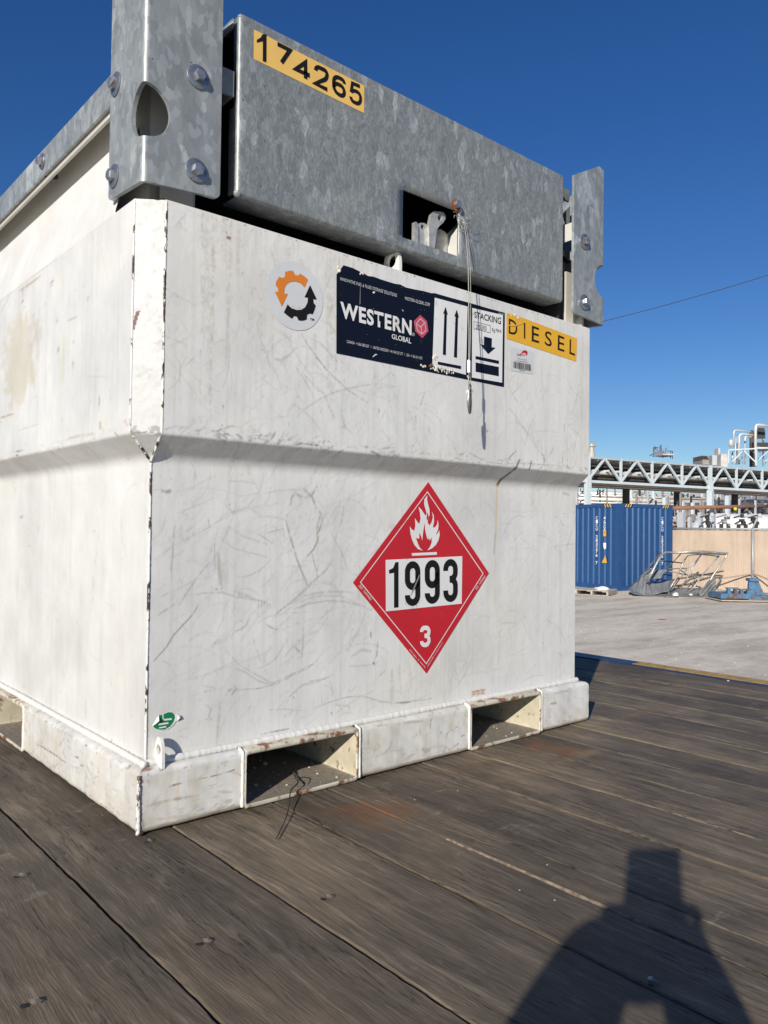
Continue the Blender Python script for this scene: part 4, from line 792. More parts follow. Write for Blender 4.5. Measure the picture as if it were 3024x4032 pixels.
flat_poly('number_panel', [pk([(425,905),(428,1422),(1190,1344),(1196,867)], .0005)], V_WHT, plc)
for s_, q_ in (('1', [(470,928),(555,925),(555,1382),(470,1390)]), ('9', [(617,920),(772,915),(772,1362),(617,1372)]), ('9', [(817,908),(968,903),(968,1340),(817,1350)]), ('3', [(1003,898),(1148,893),(1148,1322),(1003,1332)])):
    if s_ == '1':
        flat_poly('digit', [pk([(553,926),(522,928),(500,985),(457,1008),(459,1042),(508,1034),(508,1386),(553,1381)], .0010)], V_BLK, plc)
    else: digit('digit', s_, pk(q_, .0), V_BLK, plc, .0010, .33)
digit('class_number', '3', pk([(770,1568),(876,1563),(876,1778),(770,1783)], 0), V_WHT, plc, .0006, .30)
text('small_print', 'ZEZ5   FLAMMABLE', pk([(170,1150),(290,1300),(272,1315),(150,1165)], 0), V_WHT, plc, .0007, 0)
text('small_print', 'ZEZ5   FLAMMABLE', pk([(1322,1195),(1420,1058),(1432,1072),(1338,1208)], 0), V_WHT, plc, .0007, 0)
text('small_print', 'Chicago, IL 60646', pk([(672,1800),(830,1985),(815,1990),(656,1812)], 0), V_WHT, plc, .0007, 0)
text('small_print', '(800) 621-5808  www.labelmaster.com', pk([(845,1965),(995,1725),(1005,1735),(852,1980)], 0), V_WHT, plc, .0007, 0)
flat_poly('scuff', [pk([(760,1050),(765,1065),(712,1200),(672,1268),(700,1190),(745,1085)], .0013)], V_GRY, plc)
# --- round gear sticker (upper skin)
uk = lambda view, pts, l=0.0: [ony(*view(*p), YU)+Vector((0, -.0008-l, 0)) for p in pts]
gc = ony(*Cv(384, 511), YU); gcx, gcz = gc.x, gc.z; gr = .0585
def circ(cx, cz, r, n=56, y=YU-.0008, a0=0, a1=2*math.pi): return [Vector((cx+r*math.cos(t), y, cz+r*math.sin(t))) for t in np.linspace(a0, a1, n, endpoint=False)]
rnd = flat_poly('round_sticker', [circ(gcx, gcz, gr)], V_PALE, tank); rnd['label'] = 'round white gear logo sticker'
gp = [(190,470),(222,475),(220,442),(198,410),(205,375),(232,332),(262,345),(286,330),(286,288),(325,276),(362,278),(380,315),(410,322),(425,302),(470,330),(500,358),(468,432),(430,392),(380,375),(330,382),(298,405),(280,440),(278,490),(312,492),(256,610)]
bp_ = [(520,410),(583,545),(550,542),(552,575),(573,602),(562,640),(545,682),(515,676),(492,688),(488,732),(450,743),(412,740),(396,705),(372,698),(350,724),(310,695),(275,665),(310,590),(345,625),(395,643),(440,640),(475,615),(495,575),(500,530),(468,522)]
flat_poly('gear_logo', [uk(Cv, gp, .0005)], V_ORG, rnd); flat_poly('gear_logo', [uk(Cv, bp_, .0005)], V_BLK, rnd)
text('trademark', 'TM', uk(Cv, [(517,718),(556,722),(558,745),(520,740)]), V_BLK, rnd, .0006, .01)
# --- big navy label
nv = zm(1300, 1030, 440/1659); st = zm(1600, 1100, 750/1659); s3 = zm(1700, 1100, 600/1659)
lab = flat_poly('company_label', [uk(nv, [(195,55),(330,95),(440,150),(430,185),(500,178),(560,215),(640,225),(740,262),(850,298),(960,330),(1035,340),(1120,385),(1240,412),(1390,440),(1500,470)])[::1]+uk(st, [(243,120),(400,165),(560,208),(700,250),(855,292),(848,938)])+uk(nv, [(88,1362),(90,195)])], V_NAVY, tank); lab['label'] = 'torn navy and white company and handling label'
text('tagline', 'INNOVATIVE FUEL & FLUID STORAGE SOLUTIONS', uk(nv, [(145,232),(985,480),(980,530),(143,278)]), V_PALE, lab, .0006, .0, 1.1)
text('web_address', 'WESTERN-GLOBAL.COM', uk(nv, [(1100,520),(1470,617),(1468,668),(1100,568)]), V_PALE, lab, .0006, .0, 1.1)
text('company_name', 'WESTERN', uk(nv, [(143,590),(1205,880),(1198,1105),(190,845)][:1]+[(1205,875),(1200,1100),(150,838)]), V_WHT, lab, .0006, .035, 1.12)
text('company_subname', 'GLOBAL', uk(nv, [(907,1072),(1195,1140),(1195,1222),(908,1145)]), V_WHT, lab, .0006, .015)
text('registered_mark', 'R', uk(nv, [(1220,1068),(1236,1072),(1236,1096),(1220,1092)]), V_PALE, lab, .0006, 0)
b = MB(); cc = (1228, 1082); o1 = [(cc[0]+19*math.cos(t), cc[1]+24*math.sin(t)) for t in np.linspace(0, 6.283, 16, endpoint=False)]; o2 = [(cc[0]+15*math.cos(t), cc[1]+20*math.sin(t)) for t in np.linspace(0, 6.283, 16, endpoint=False)]
b.add(uk(nv, o1+o2, .0006), [(k_, (k_+1)%16, 16+(k_+1)%16, 16+k_) for k_ in range(16)]); b.build('registered_mark', V_PALE, lab)
text('phone_numbers', 'CANADA  +1 866 588 2637   I   UNITED KINGDOM  +44 1454 227 277   I   USA  +1 866 814 2470', uk(nv, [(240,1165),(1360,1418),(1358,1458),(240,1208)]), V_PALE, lab, .0006, .0, 1.1)
hexo = [(1330,793),(1430,885),(1452,1035),(1362,1140),(1255,1035),(1237,885)]; hx_ = flat_poly('cube_logo', [uk(nv, hexo, .0005)], V_PNK, lab)
b = MB()
def ln(view, a, c, wpx, l=.0009, mb=None):
    A3, C3 = uk(view, [a, c], l); d = (C3-A3).normalized(); n_ = Vector((-d.z, 0, d.x))*wpx
    mb.add([A3-n_, C3-n_, C3+n_, A3+n_], [(0,1,2,3)])
ih = [(1330,850),(1395,905),(1415,1025),(1352,1078),(1285,1020),(1270,925)]
for k_ in range(6): ln(nv, ih[k_], ih[(k_+1)%6], .0006, mb=b)
for a, c in (((1270,925),(1340,975)), ((1395,905),(1340,975)), ((1340,975),(1352,1078))): ln(nv, a, c, .0006, mb=b)
b.build('cube_lines', V_WHT, hx_)
flat_poly('arrow_field', [uk(st, [(243,160),(530,238),(515,832),(395,800),(300,775),(222,757)], .0005)], V_WHT, lab)
flat_poly('stacking_field', [uk(st, [(570,250),(838,312),(830,900),(566,855)], .0005)], V_WHT, lab)
for x_, yy_, yb, tw in ((337, 240, 662, 11), (434, 265, 684, 11)):
    flat_poly('up_arrow', [uk(st, [(x_, yy_), (x_+20, yy_+70), (x_+11, yy_+64), (x_-4+tw-5, yb), (x_-4-tw-10, yb-6), (x_-11, yy_+58), (x_-22, yy_+60)], .0009)], V_NAVY, lab)
flat_poly('ground_bar', [uk(st, [(270,717),(472,756),(470,783),(268,742)], .0009)], V_NAVY, lab)
text('stacking_word', 'STACKING', uk(st, [(586,280),(820,336),(818,394),(588,334)]), V_BLK, lab, .0010, .012)
b = MB(); bx = [(583,368),(728,405),(726,466),(582,432)]
for k_ in range(4): ln(st, bx[k_], bx[(k_+1)%4], .0004, mb=b)
b.build('weight_box', V_BLK, lab)
text('weight_value', '2530', uk(st, [(600,390),(693,408),(693,450),(598,430)]), V_GRY, lab, .0010, .02)
text('weight_unit', 'Kg MAX', uk(st, [(742,422),(824,440),(824,476),(742,466)]), V_BLK, lab, .0010, .0)
flat_poly('down_arrow', [uk(st, [(671,498),(740,515),(738,592),(772,597),(708,652),(636,565),(671,573)], .0009)], V_NAVY, lab)
flat_poly('load_bar', [uk(st, [(598,668),(802,710),(800,738),(598,695)], .0009)], V_NAVY, lab); flat_poly('load_bar', [uk(st, [(598,724),(800,764),(800,845),(598,805)], .0009)], V_NAVY, lab)
text('label_code', 'WS13351', uk(st, [(797,290),(846,301),(846,312),(797,301)]), V_PALE, lab, .0006, .0)
# torn spots with bubbled paint
b = MB(); r3 = random.Random(12)
def blobs(view, cx, cy, sx, sy, n_, mb, s0, s1):
    for _ in range(n_):
        p = uk(view, [(cx+r3.gauss(0, sx), cy+r3.gauss(0, sy))])[0]; s_ = r3.uniform(s0, s1); mb.lathe(p, (r3.gauss(0,.3), -1, r3.gauss(0,.3)), [(s_*1.2, 0), (s_, s_*.35), (s_*.4, s_*.6)], r3.choice([5,6,7]))
blobs(nv, 1400, 1555, 22, 18, 9, b, .001, .0022); blobs(st, 250, 775, 14, 12, 12, b, .001, .0028); blobs(st, 320, 790, 42, 14, 26, b, .001, .0025); blobs(st, 375, 800, 20, 14, 10, b, .001, .002); blobs(nv, 1560, 1400, 20, 24, 5, b, .002, .0035); blobs(st, 535, 850, 5, 8, 4, b, .0012, .0025)
blobs(nv, 130, 110, 14, 24, 8, b, .0015, .003); blobs(nv, 470, 185, 30, 8, 7, b, .0008, .0016); blobs(st, 940, 318, 12, 7, 5, b, .0012, .002)
b.build('peeled_patch', plain('peeled cream paint', (.66,.62,.52), .6, 0, .1, 60, 0, (.35,.25,.15), 200, .62), lab)
flat_poly('peeled_patch', [uk(nv, [(1440,1545),(1490,1510),(1510,1530),(1500,1555),(1450,1570)], .003)], M_RUST, lab)
flat_poly('scratch', [uk(nv, [(617,1425),(640,1390),(668,1372),(695,1382),(672,1388),(640,1412)], .0009)], V_WHT, lab)
flat_poly('scratch', [uk(nv, [(620,455),(650,442),(658,462),(640,478),(622,468)], .0009)], V_WHT, lab); flat_poly('scratch', [uk(nv, [(436,375),(442,375),(440,620),(432,650),(428,640)], .0009)], V_GRY, lab); flat_poly('scratch', [uk(nv, [(1055,715),(1085,735),(1080,742),(1062,732)], .0009)], V_PALE, lab)
for _ in range(26):
    x_, y_ = r3.uniform(120,1480), r3.uniform(330,1420); a_ = r3.uniform(0,3.1); L_ = r3.uniform(3,22); flat_poly('scratch', [uk(nv, [(x_,y_),(x_+L_*math.cos(a_), y_+L_*math.sin(a_)),(x_+L_*.5+2, y_+3)], .0009)], V_GRY, lab)
# --- DIESEL
die = flat_poly('fuel_label', [uk(st, [(872,295),(930,308),(945,320),(960,315),(1485,515),(1478,716),(870,515)])], V_YEL, tank); die['label'] = 'yellow label reading diesel'
dq = uk(st, [(872,295),(1485,515),(1478,716),(870,515)])
for s_, q_ in (('D', [(890,340),(962,372),(962,492),(888,470)]), ('I', [(1020,378),(1032,382),(1032,518),(1020,514)]), ('E', [(1090,403),(1152,425),(1152,556),(1088,538)]), ('S', [(1205,447),(1262,464),(1262,592),(1200,568)]), ('E', [(1317,484),(1372,506),(1372,632),(1314,614)]), ('L', [(1420,520),(1466,538),(1464,666),(1416,648)])):
    text('letter', s_, uk(st, q_), V_BLK, die, .0006, .002 if s_ != 'I' else -.02)
flat_poly('scratch', [uk(st, [(878,398),(940,400),(1015,375),(1020,380),(950,408),(880,406)], .0011)], V_AMB, die); flat_poly('chip', [uk(st, [(930,316),(945,314),(948,322),(936,326)], .0008)], V_WHT, die); flat_poly('chip', [uk(st, [(955,320),(975,325),(976,343),(966,348),(958,338)], .0008)], V_WHT, die)
# --- small fuelling company sticker
jg = flat_poly('barcode_sticker', [uk(st, [(905,588),(1098,626),(1104,640),(1103,818),(1094,826),(910,796),(902,785)])], V_PALE, tank); jg['label'] = 'small white barcode sticker with red script logo'
text('logo_script', 'Jaguar', uk(st, [(955,640),(1035,650),(1035,672),(958,668)]), V_RED, jg, .0007, .0)
flat_poly('animal_mark', [uk(st, [(1000,640),(1010,622),(1035,618),(1052,632),(1050,650),(1040,668),(1036,645),(1015,638),(990,655),(975,662)], .0007)], V_RED, jg)
text('phone_line', '(844) JAG-FUEL', uk(st, [(965,686),(1045,700),(1045,710),(965,696)]), V_BLK, jg, .0007, 0); text('web_line', 'www.jaguarfueling.com', uk(st, [(952,702),(1056,720),(1056,731),(952,713)]), V_BLK, jg, .0007, 0)
b = MB(); x_ = 0.0; r4 = random.Random(3)
while x_ < .97:
    w_ = r4.choice([.014,.02,.03,.04]); f0 = 930+x_*148; f1 = 930+min(1, x_+w_)*148; b.add(uk(st, [(f0, 715+x_*28), (f1, 715+x_*28), (f1, 772+x_*28), (f0, 772+x_*28)], .0007), [(0,1,2,3)]); x_ += w_+r4.choice([.014,.02,.03])
b.build('barcode', V_BLK, jg)
text('code_number', '0000002054', uk(st, [(978,786),(1030,795),(1030,803),(978,794)]), V_BLK, jg, .0007, 0)
# --- 174265 number strip on the cover
nv2 = zm(800, 0, 1000/1659); ck = lambda pts, l=0.0: [ony(*nv2(*p), YF)+Vector((0, -.0005-l, 0)) for p in pts]
ns_ = flat_poly('number_strip', [ck([(330,192),(1052,560),(1050,740),(328,385)])], V_AMB, tank); ns_['label'] = 'amber strip reading 174265'
for s_, q_ in (('1', None), ('7', [(475,270),(577,322),(572,455),(470,405)]), ('4', [(592,362),(700,410),(700,540),(595,490)]), ('2', [(722,412),(818,458),(818,605),(720,555)]), ('6', [(840,472),(930,520),(930,655),(840,608)]), ('5', [(955,525),(1035,560),(1035,705),(952,665)])):
    if s_ == '1': flat_poly('digit', [ck([(412,225),(385,226),(375,245),(348,262),(349,280),(388,270),(387,400),(411,408)], .0005)], V_BLK, ns_)
    else: digit('digit', s_, ck(q_), V_BLK, ns_, .0005, .23)
# --- torn green earth sticker
gv = zm(500, 2700, 500/1659); gk = lambda pts, l=0.0: [ony(*gv(*p), YL)+Vector((0, -L0-l, 0)) for p in pts]
gs = flat_poly('earth_sticker', [gk([(322,530),(415,385),(470,370),(520,343),(575,335),(640,365),(670,385),(640,465),(590,530),(530,570),(440,582),(370,565)])], V_WHT, tank); gs['label'] = 'torn round green earthing sticker with white bars'
flat_poly('green_field', [gk([(335,530),(395,470),(412,385),(470,372),(530,345),(580,345),(612,372),(620,410),(600,470),(555,530),(490,568),(420,572),(370,560)], .0005)], V_GRN, gs)
for q_ in ([(475,432),(578,420),(580,442),(478,455)], [(410,492),(535,474),(537,495),(405,515)], [(412,540),(505,522),(508,542),(413,556)], [(455,375),(470,372),(474,436),(462,440)]): flat_poly('earth_symbol', [gk(q_, .0009)], V_WHT, gs)
b = MB(); b.add(gk([(322,530),(375,430),(410,385),(415,430),(385,500)], .0009)+gk([(395,450)], .006), [(0,1,5),(1,2,5),(2,3,5),(3,4,5),(4,0,5)]); b.add(gk([(640,365),(695,385),(665,450),(640,465),(655,420)], .001)+gk([(670,410)], .005), [(0,1,5),(1,2,5),(2,3,5),(3,4,5),(4,0,5)]); b.build('curled_edge', V_WHT, gs)
# ------------------------------------------------------------------ hanging wire lanyard
lan = empty('wire_lanyard', (.6655, -.004, 1.1245), 'thin steel wire lanyard with crimp and snap clip hanging from the galvanised cover', 'lanyard')
M_WIRE = plain('twisted steel wire', (.38,.37,.34), .45, .5, .2, 300)
wp = [ony(*q_) for q_ in ((1802,850,-.016),(1822,868,-.022),(1834,924,-.034),(1842,1025,-.047),(1845,1130,-.057),(1846,1230,-.066),(1847,1330,-.073),(1846,1418,-.0795))]
def smooth_pts(p, n=6):
    p = [Vector(q) for q in p]; o = []
    for k in range(len(p)-1):
        a, b_, c, d = p[max(k-1,0)], p[k], p[k+1], p[min(k+2,len(p)-1)]
        for t in np.linspace(0, 1, n, endpoint=False): o.append(.5*((2*b_)+(c-a)*t+(2*a-5*b_+4*c-d)*t*t+(-a+3*b_-3*c+d)*t**3))
    o.append(p[-1]); return o
MB().tube(smooth_pts(wp), .00095, 6).build('wire', M_WIRE, lan, smooth=True)
MB().tube(smooth_pts([Vector(p)+Vector((.0012+.0022*math.sin(k*.45), -.001-.0015*math.sin(k*.45), 0)) for k, p in enumerate(wp)]), .0006, 6).build('wire', M_WIRE, lan, smooth=True)
r5 = random.Random(8); b = MB()
for k_ in range(9):
    p = wp[1].copy(); pp = [p.copy()]; d = Vector((r5.gauss(0,1), -abs(r5.gauss(0,.5)), r5.gauss(0,.8))).normalized()
    for q_ in range(6): d = (d+Vector((r5.gauss(0,.6), r5.gauss(0,.3), r5.gauss(0,.6)))).normalized(); p = p+d*.006; p.y = min(p.y, -.010); pp.append(p.copy())
    b.tube(smooth_pts(pp, 3), .00055, 5)
b.build('frayed_ends', M_WIRE, lan, smooth=True)
b = MB(); c0 = Vector((.6195, -.0800, .7785)); b.obox(c0, (.0060, .0035, 0), (-.0012, .0022, 0), (0, 0, .0125)); b.build('crimp', plain('aluminium crimp', (.55,.55,.53), .4, .6), lan, bevel=.0008)
b = MB(); lp = [c0+Vector((.0062*math.sin(t)+.001, .003*math.sin(t), -.012-.013*(1-math.cos(t)))) for t in np.linspace(0, 2*math.pi, 18)]; b.tube(lp, .0010, 6); b.build('wire_loop', M_WIRE, lan, smooth=True)
b = MB(); cc0 = Vector((.6215, -.0805, .7405)); u_ = Vector((.9, .43, 0)).normalized()
ov = []
for t in np.linspace(0, 2*math.pi, 26): 
    r_ = 1.0; ov.append(cc0+u_*(.0075*math.sin(t))*(1 if math.cos(t) < 0 else .7)+Vector((0, 0, -.0245+.0275*math.cos(t))))
b.tube(ov, .0021, 7); b.build('snap_clip', plain('dark steel clip', (.17,.16,.15), .45, .6, .3, 90), lan, smooth=True)
b = MB(); b.obox(cc0+Vector((-.004, 0, -.018)), (.0048, .0022, .001), (-.001, .002, 0), (-.0006, 0, .011)); b.build('clip_gate', plain('bright zinc gate', (.75,.75,.73), .3, .5), lan, bevel=.001)
b = MB(); b.tube(smooth_pts([cc0+Vector((.000,0,.004)), cc0+Vector((-.006,-.002,-.008)), cc0+Vector((-.012,-.003,-.02)), cc0+Vector((-.011,-.003,-.034)), cc0+Vector((-.007,-.002,-.048))]), .0006, 5)
b.tube(smooth_pts([cc0+Vector((.002,0,.002)), cc0+Vector((-.004,-.004,-.004)), cc0+Vector((.003,-.005,-.010)), cc0+Vector((-.004,-.003,-.014))]), .0006, 5); b.build('tie_wire', M_WIRE, lan, smooth=True)
# loose twig in the left fork pocket
tw = MB(); B3 = zm(800, 2600, 900/1659)
t1_ = [(.345,.10,.012),(.318,.055,.014),(.300,.020,.018),(.287,.004,.020),(.262,-.014,.018),(.238,-.045,.010),(.205,-.085,.006),(.152,-.139,.003)]
tw.tube(smooth_pts(t1_, 4), [.0014*(.55+.45*math.cos(i/32*1.3))*(1+.2*math.sin(i*1.7)) for i in range(4*7+1)], 6); tw.tube(smooth_pts([(.318,.055,.014),(.308,.040,.022),(.296,.015,.030),(.288,.0,.024)], 4), .0009, 5)
o = tw.build('twig', plain('dark dry bark', (.045,.035,.028), .9, 0, .3, 200), smooth=True); tag(o, 'thin dark dry twig sticking out of the left fork pocket onto the deck', 'twig')
# ------------------------------------------------------------------ TRUCK DECK
truck = empty('flatbed_trailer', (.735, 3, GZ), 'flatbed trailer deck of dark weathered wooden planks with blue steel edge', 'trailer')
def wood():
    t = NT('weathered dark deck wood'); a = t.n('ShaderNodeAttribute', attribute_name='plank'); tc = t.n('ShaderNodeTexCoord')
    sep = t.n('ShaderNodeSeparateColor'); t.l(a.outputs['Color'], sep.inputs[0])
    # per plank offset, then low frequency warp, so grain flows round knots
    off = t.n('ShaderNodeVectorMath', operation='SCALE'); t.l(a.outputs['Color'], off.inputs[0]); off.inputs['Scale'].default_value = 23
    ad = t.n('ShaderNodeVectorMath', operation='ADD'); t.l(tc.outputs['Object'], ad.inputs[0]); t.l(off.outputs[0], ad.inputs[1]); base = ad.outputs[0]
    def mp(vec, sc):
        m_ = t.n('ShaderNodeMapping'); t.l(vec, m_.inputs[0]); m_.inputs['Scale'].default_value = sc; return m_.outputs[0]
    wn_ = t.n('ShaderNodeTexNoise'); t.l(mp(base, (1, .35, 1)), wn_.inputs['Vector']); wn_.inputs['Scale'].default_value = 9; wn_.inputs['Detail'].default_value = 3
    ws = t.n('ShaderNodeVectorMath', operation='SCALE'); t.l(wn_.outputs['Color'], ws.inputs[0]); ws.inputs['Scale'].default_value = .034
    wv = t.n('ShaderNodeVectorMath', operation='ADD'); t.l(base, wv.inputs[0]); t.l(ws.outputs[0], wv.inputs[1]); v = wv.outputs[0]
    fine = t.noise(mp(v, (1, .05, 1)), 430, 8, .72); mid = t.noise(mp(v, (1, .06, 1)), 95, 5, .6); low = t.noise(mp(base, (1, .5, 1)), 5, 6, .6); blot = t.noise(base, 17, 7, .65)
    col = t.ramp(fine, [(.28, (.046,.036,.027)), (.45, (.108,.088,.067)), (.58, (.170,.140,.107)), (.75, (.36,.30,.225))])
    col = t.mix(.55, col, t.ramp(mid, [(.32, (.074,.060,.046)), (.55, (.145,.120,.093)), (.72, (.29,.245,.19))]))
    col = t.mix(.85, col, t.ramp(low, [(.30, (.52,.52,.52)), (.48, (.88,.88,.87)), (.68, (1.55,1.50,1.36))]), 'MULTIPLY')
    col = t.mix(.5, col, t.ramp(blot, [(.35, .75), (.65, 1.22)]), 'MULTIPLY')
    col = t.mix(1, col, t.ramp(sep.outputs[0], [(0, (.84,.83,.81)), (1, (1.38,1.34,1.25))]), 'MULTIPLY')
    # dust / pale scuffs across and rubbed places
    sc1 = t.noise(mp(tc.outputs['Object'], (.5, 1, 1)), 26, 9, .72); m1 = t.ramp(sc1, [(.585, 0), (.64, .8)]); lim = t.ramp(t.noise(tc.outputs['Object'], 3.2, 3), [(.46, 0), (.6, 1)])
    col = t.mix(t.math('MULTIPLY', t.math('MULTIPLY', m1, lim), .75), col, (.27,.235,.185))
    gr_ = t.noise(mp(v, (1, .10, 1)), 210, 4, .7); col = t.mix(t.math('MULTIPLY', t.ramp(gr_, [(.66, 0), (.70, 1)]), .75), col, (.245,.21,.165))
    # cracks
    ck_ = t.noise(mp(v, (1, .035, 1)), 120, 5, .6); crack = t.ramp(t.math('ABSOLUTE', t.math('SUBTRACT', ck_, .5)), [(.0, 1), (.010, 0)]); ckl = t.ramp(t.noise(mp(base, (1, .3, 1)), 14, 3), [(.5, 0), (.58, 1)])
    cm = t.math('MULTIPLY', crack, ckl); col = t.mix(t.math('MULTIPLY', cm, .85), col, (.012,.010,.009))
    # rust stains
    sp = t.n('ShaderNodeSeparateXYZ'); t.l(tc.outputs['Object'], sp.inputs[0])
    def spot(cx, cy, rx, ry, colr, al, col):
        X_ = t.math('DIVIDE', t.math('SUBTRACT', sp.outputs[0], cx-.735), rx); Y_ = t.math('DIVIDE', t.math('SUBTRACT', sp.outputs[1], cy-3), ry)
        d_ = t.math('SQRT', t.math('ADD', t.math('MULTIPLY', X_, X_), t.math('MULTIPLY', Y_, Y_))); d_ = t.math('ADD', d_, t.math('MULTIPLY', t.math('SUBTRACT', blot, .5), 3.4)); d_ = t.math('ADD', d_, t.math('MULTIPLY', t.math('SUBTRACT', mid, .5), 3.0))
        return t.mix(t.math('MULTIPLY', t.ramp(d_, [(.35, al*.8), (1.0, 0)]), t.ramp(fine, [(.3, .35), (.6, 1)])), col, colr)
    for q_ in ((.34,-.13,.07,.07,(.21,.085,.03),.85), (.31,-.165,.05,.03,(.19,.10,.05),.6), (.88,-.11,.05,.075,(.24,.10,.035),.9), (.885,-.16,.06,.02,(.34,.24,.14),.7), (.63,-.06,.09,.02,(.17,.09,.05),.7), (.70,-.16,.10,.025,(.24,.16,.09),.7), (1.30,-.03,.10,.012,(.30,.15,.06),.7), (.395,-.09,.035,.03,(.20,.10,.05),.6), (-.28,.05,.04,.06,(.20,.15,.11),.6)):
        col = spot(*q_, col)
    h = t.math('ADD', t.math('MULTIPLY', fine, .6), t.math('MULTIPLY', mid, .6)); h = t.math('SUBTRACT', h, t.math('MULTIPLY', cm, 1.2)); t.bump(h, .0045, 1.0)
    return t.set(col, t.ramp(blot, [(.3, .62), (.7, .8)]), 0, .35)
M_WOOD = wood(); M_SPLIT = plain('fresh splintered plank edge', (.22,.17,.12), .85, 0, .55, 90)
lines = [-.60,-.48,-.30,-.12,.06,.24,.352,.417,.59,.72,.84,.96,1.08,1.21,1.35,1.48,1.61,1.74,1.945]
vs = []; fs = []; ids = []; mi = []; rp = random.Random(4)
for k_ in range(len(lines)-1):
    a, c = lines[k_]+.0019, lines[k_+1]-.0019; pid = (rp.random(), rp.random(), rp.random()); zt_ = rp.uniform(-.0012, 0); y0, y1 = -.95, 11.2
    ysn = np.concatenate([np.arange(y0, .85, .010), np.arange(.85, y1, .5)])
    pl_ = k_ == 6; pr_ = False
    base_i = len(vs); w1 = w2 = .0
    for yv in ysn:
        w1 = w1*.8+rp.gauss(0,.00035); w2 = w2*.8+rp.gauss(0,.00035); ch1 = .0012+abs(rp.gauss(0,.0006)); ch2 = .0012+abs(rp.gauss(0,.0006))
        if pl_ and math.sin(yv*9+k_*2) > .1: ch1 += .0010
        if pr_ and math.sin(yv*7+k_) > .3: ch2 += .0018
        vs += [(a+w1, yv, -.028), (a+w1, yv, zt_-ch1), (a+w1+ch1, yv, zt_), (c+w2-ch2, yv, zt_), (c+w2, yv, zt_-ch2), (c+w2, yv, -.028)]; ids += [pid]*6
    for i_ in range(len(ysn)-1):
        o_ = base_i+i_*6
        for s_ in range(5):
            fs.append((o_+s_, o_+s_+1, o_+6+s_+1, o_+6+s_)); yv = ysn[i_]
            mi.append(1 if (s_ == 1 and pl_ and math.sin(yv*9+k_*2) > .1) or (s_ == 3 and pr_ and math.sin(yv*7+k_) > .3) else 0)
    fs.append(tuple(base_i+j for j in (0,1,2,3,4,5))); mi.append(0)
me = bpy.data.meshes.new('plank_deck'); me.from_pydata(vs, [], fs); me.polygons.foreach_set('material_index', mi)
bm = bmesh.new(); bm.from_mesh(me); bmesh.ops.recalc_face_normals(bm, faces=bm.faces[:]); bm.to_mesh(me); bm.free()
at = me.attributes.new('plank', 'FLOAT_COLOR', 'POINT'); at.data.foreach_set('color', np.array([(*i_, 1) for i_ in ids], np.float32).ravel())
deck = obj('plank_deck', me, [M_WOOD, M_SPLIT], truck)
# lifted splinters / old nail holes
for x, y, s_ in ((-.176,-.027,.007),(-.070,-.328,.0075),(.098,-.330,.0075),(-.251,-.323,.008),(.002,-.025,.005),(.245,-.69,.005)):
    b = MB(); n_ = 9; rr_ = random.Random(int(x*1e3)); b.add([(x-s_*.2+s_*.6*math.cos(t)*rr_.uniform(.5,1.1), y+s_*.6*math.sin(t)*rr_.uniform(.7,1.1), .0006) for t in np.linspace(0, 6.28, n_, endpoint=False)], [tuple(range(n_))]); b.build('nail_hole', M_DARK, truck)
    b = MB(); px_ = x+s_*.9; py_ = y-s_*.25
    b.add([(px_-s_*.6, py_-s_*.35, .0035), (px_+s_*.1, py_-s_*.6, .0015), (px_+s_*1.1, py_-s_*.1, .0008), (px_+s_*.5, py_+s_*.55, .0012), (px_-s_*.4, py_+s_*.5, .0040), (px_+s_*.1, py_, .0048)], [(0,1,5),(1,2,5),(2,3,5),(3,4,5),(4,0,5)]); b.build('splinter', plain('pale splintered wood', (.22,.185,.145), .85, 0, .3, 200), truck)
# edge rail: blue steel channel with amber reflective strip
M_BLUES = plain('chipped blue paint', (.022,.045,.105), .45, .1, .25, 12, .0006, (.12,.12,.12), 14, .6)
b = MB(); b.box(1.947, -.95, -.12, 2.030, 11.2, .0025); b.build('side_rail', M_BLUES, truck, bevel=.003)
M_TAPE = plain('amber conspicuity strip', (.50,.30,.07), .6, 0, .25, 40, .0004, (.30,.22,.12), 30, .55)
b = MB(); b.box(1.962, -.95, .0027, 2.024, .385, .0038); b.build('edge_strip', M_TAPE, truck)
b = MB(); b.box(-.64, -.95, -.12, -.603, 11.2, -.001); b.build('side_rail', M_BLUES, truck)
b = MB(); b.box(-.64, -.99, -.16, 2.03, -.953, -.002); b.build('rear_beam', M_BLUES, truck)
b = MB()
for x in (.28, 1.16): b.box(x, -.90, -.50, x+.12, 11, -.13)
for y in np.arange(-.5, 11, .6): b.box(-.60, y, -.128, 1.944, y+.06, -.03)
b.build('chassis_frame', M_DARK, truck)
M_TYRE = plain('tyre rubber', (.02,.02,.02), .85)
for y in (.6, 1.85):
    for x in (-.56, 1.66):
        wh = MB().lathe((x, y, GZ+.50), (1, 0, 0), [(.28, .0), (.42, .0), (.49, .04), (.50, .12), (.49, .22), (.42, .26), (.28, .26)], 32).build('wheel', M_TYRE, truck, ang=30)
        MB().lathe((x-.005, y, GZ+.50), (1, 0, 0), [(.27, .0), (.20, .03), (.10, .05), (.08, .0)], 24).build('rim', M_GALVD, wh, ang=30)
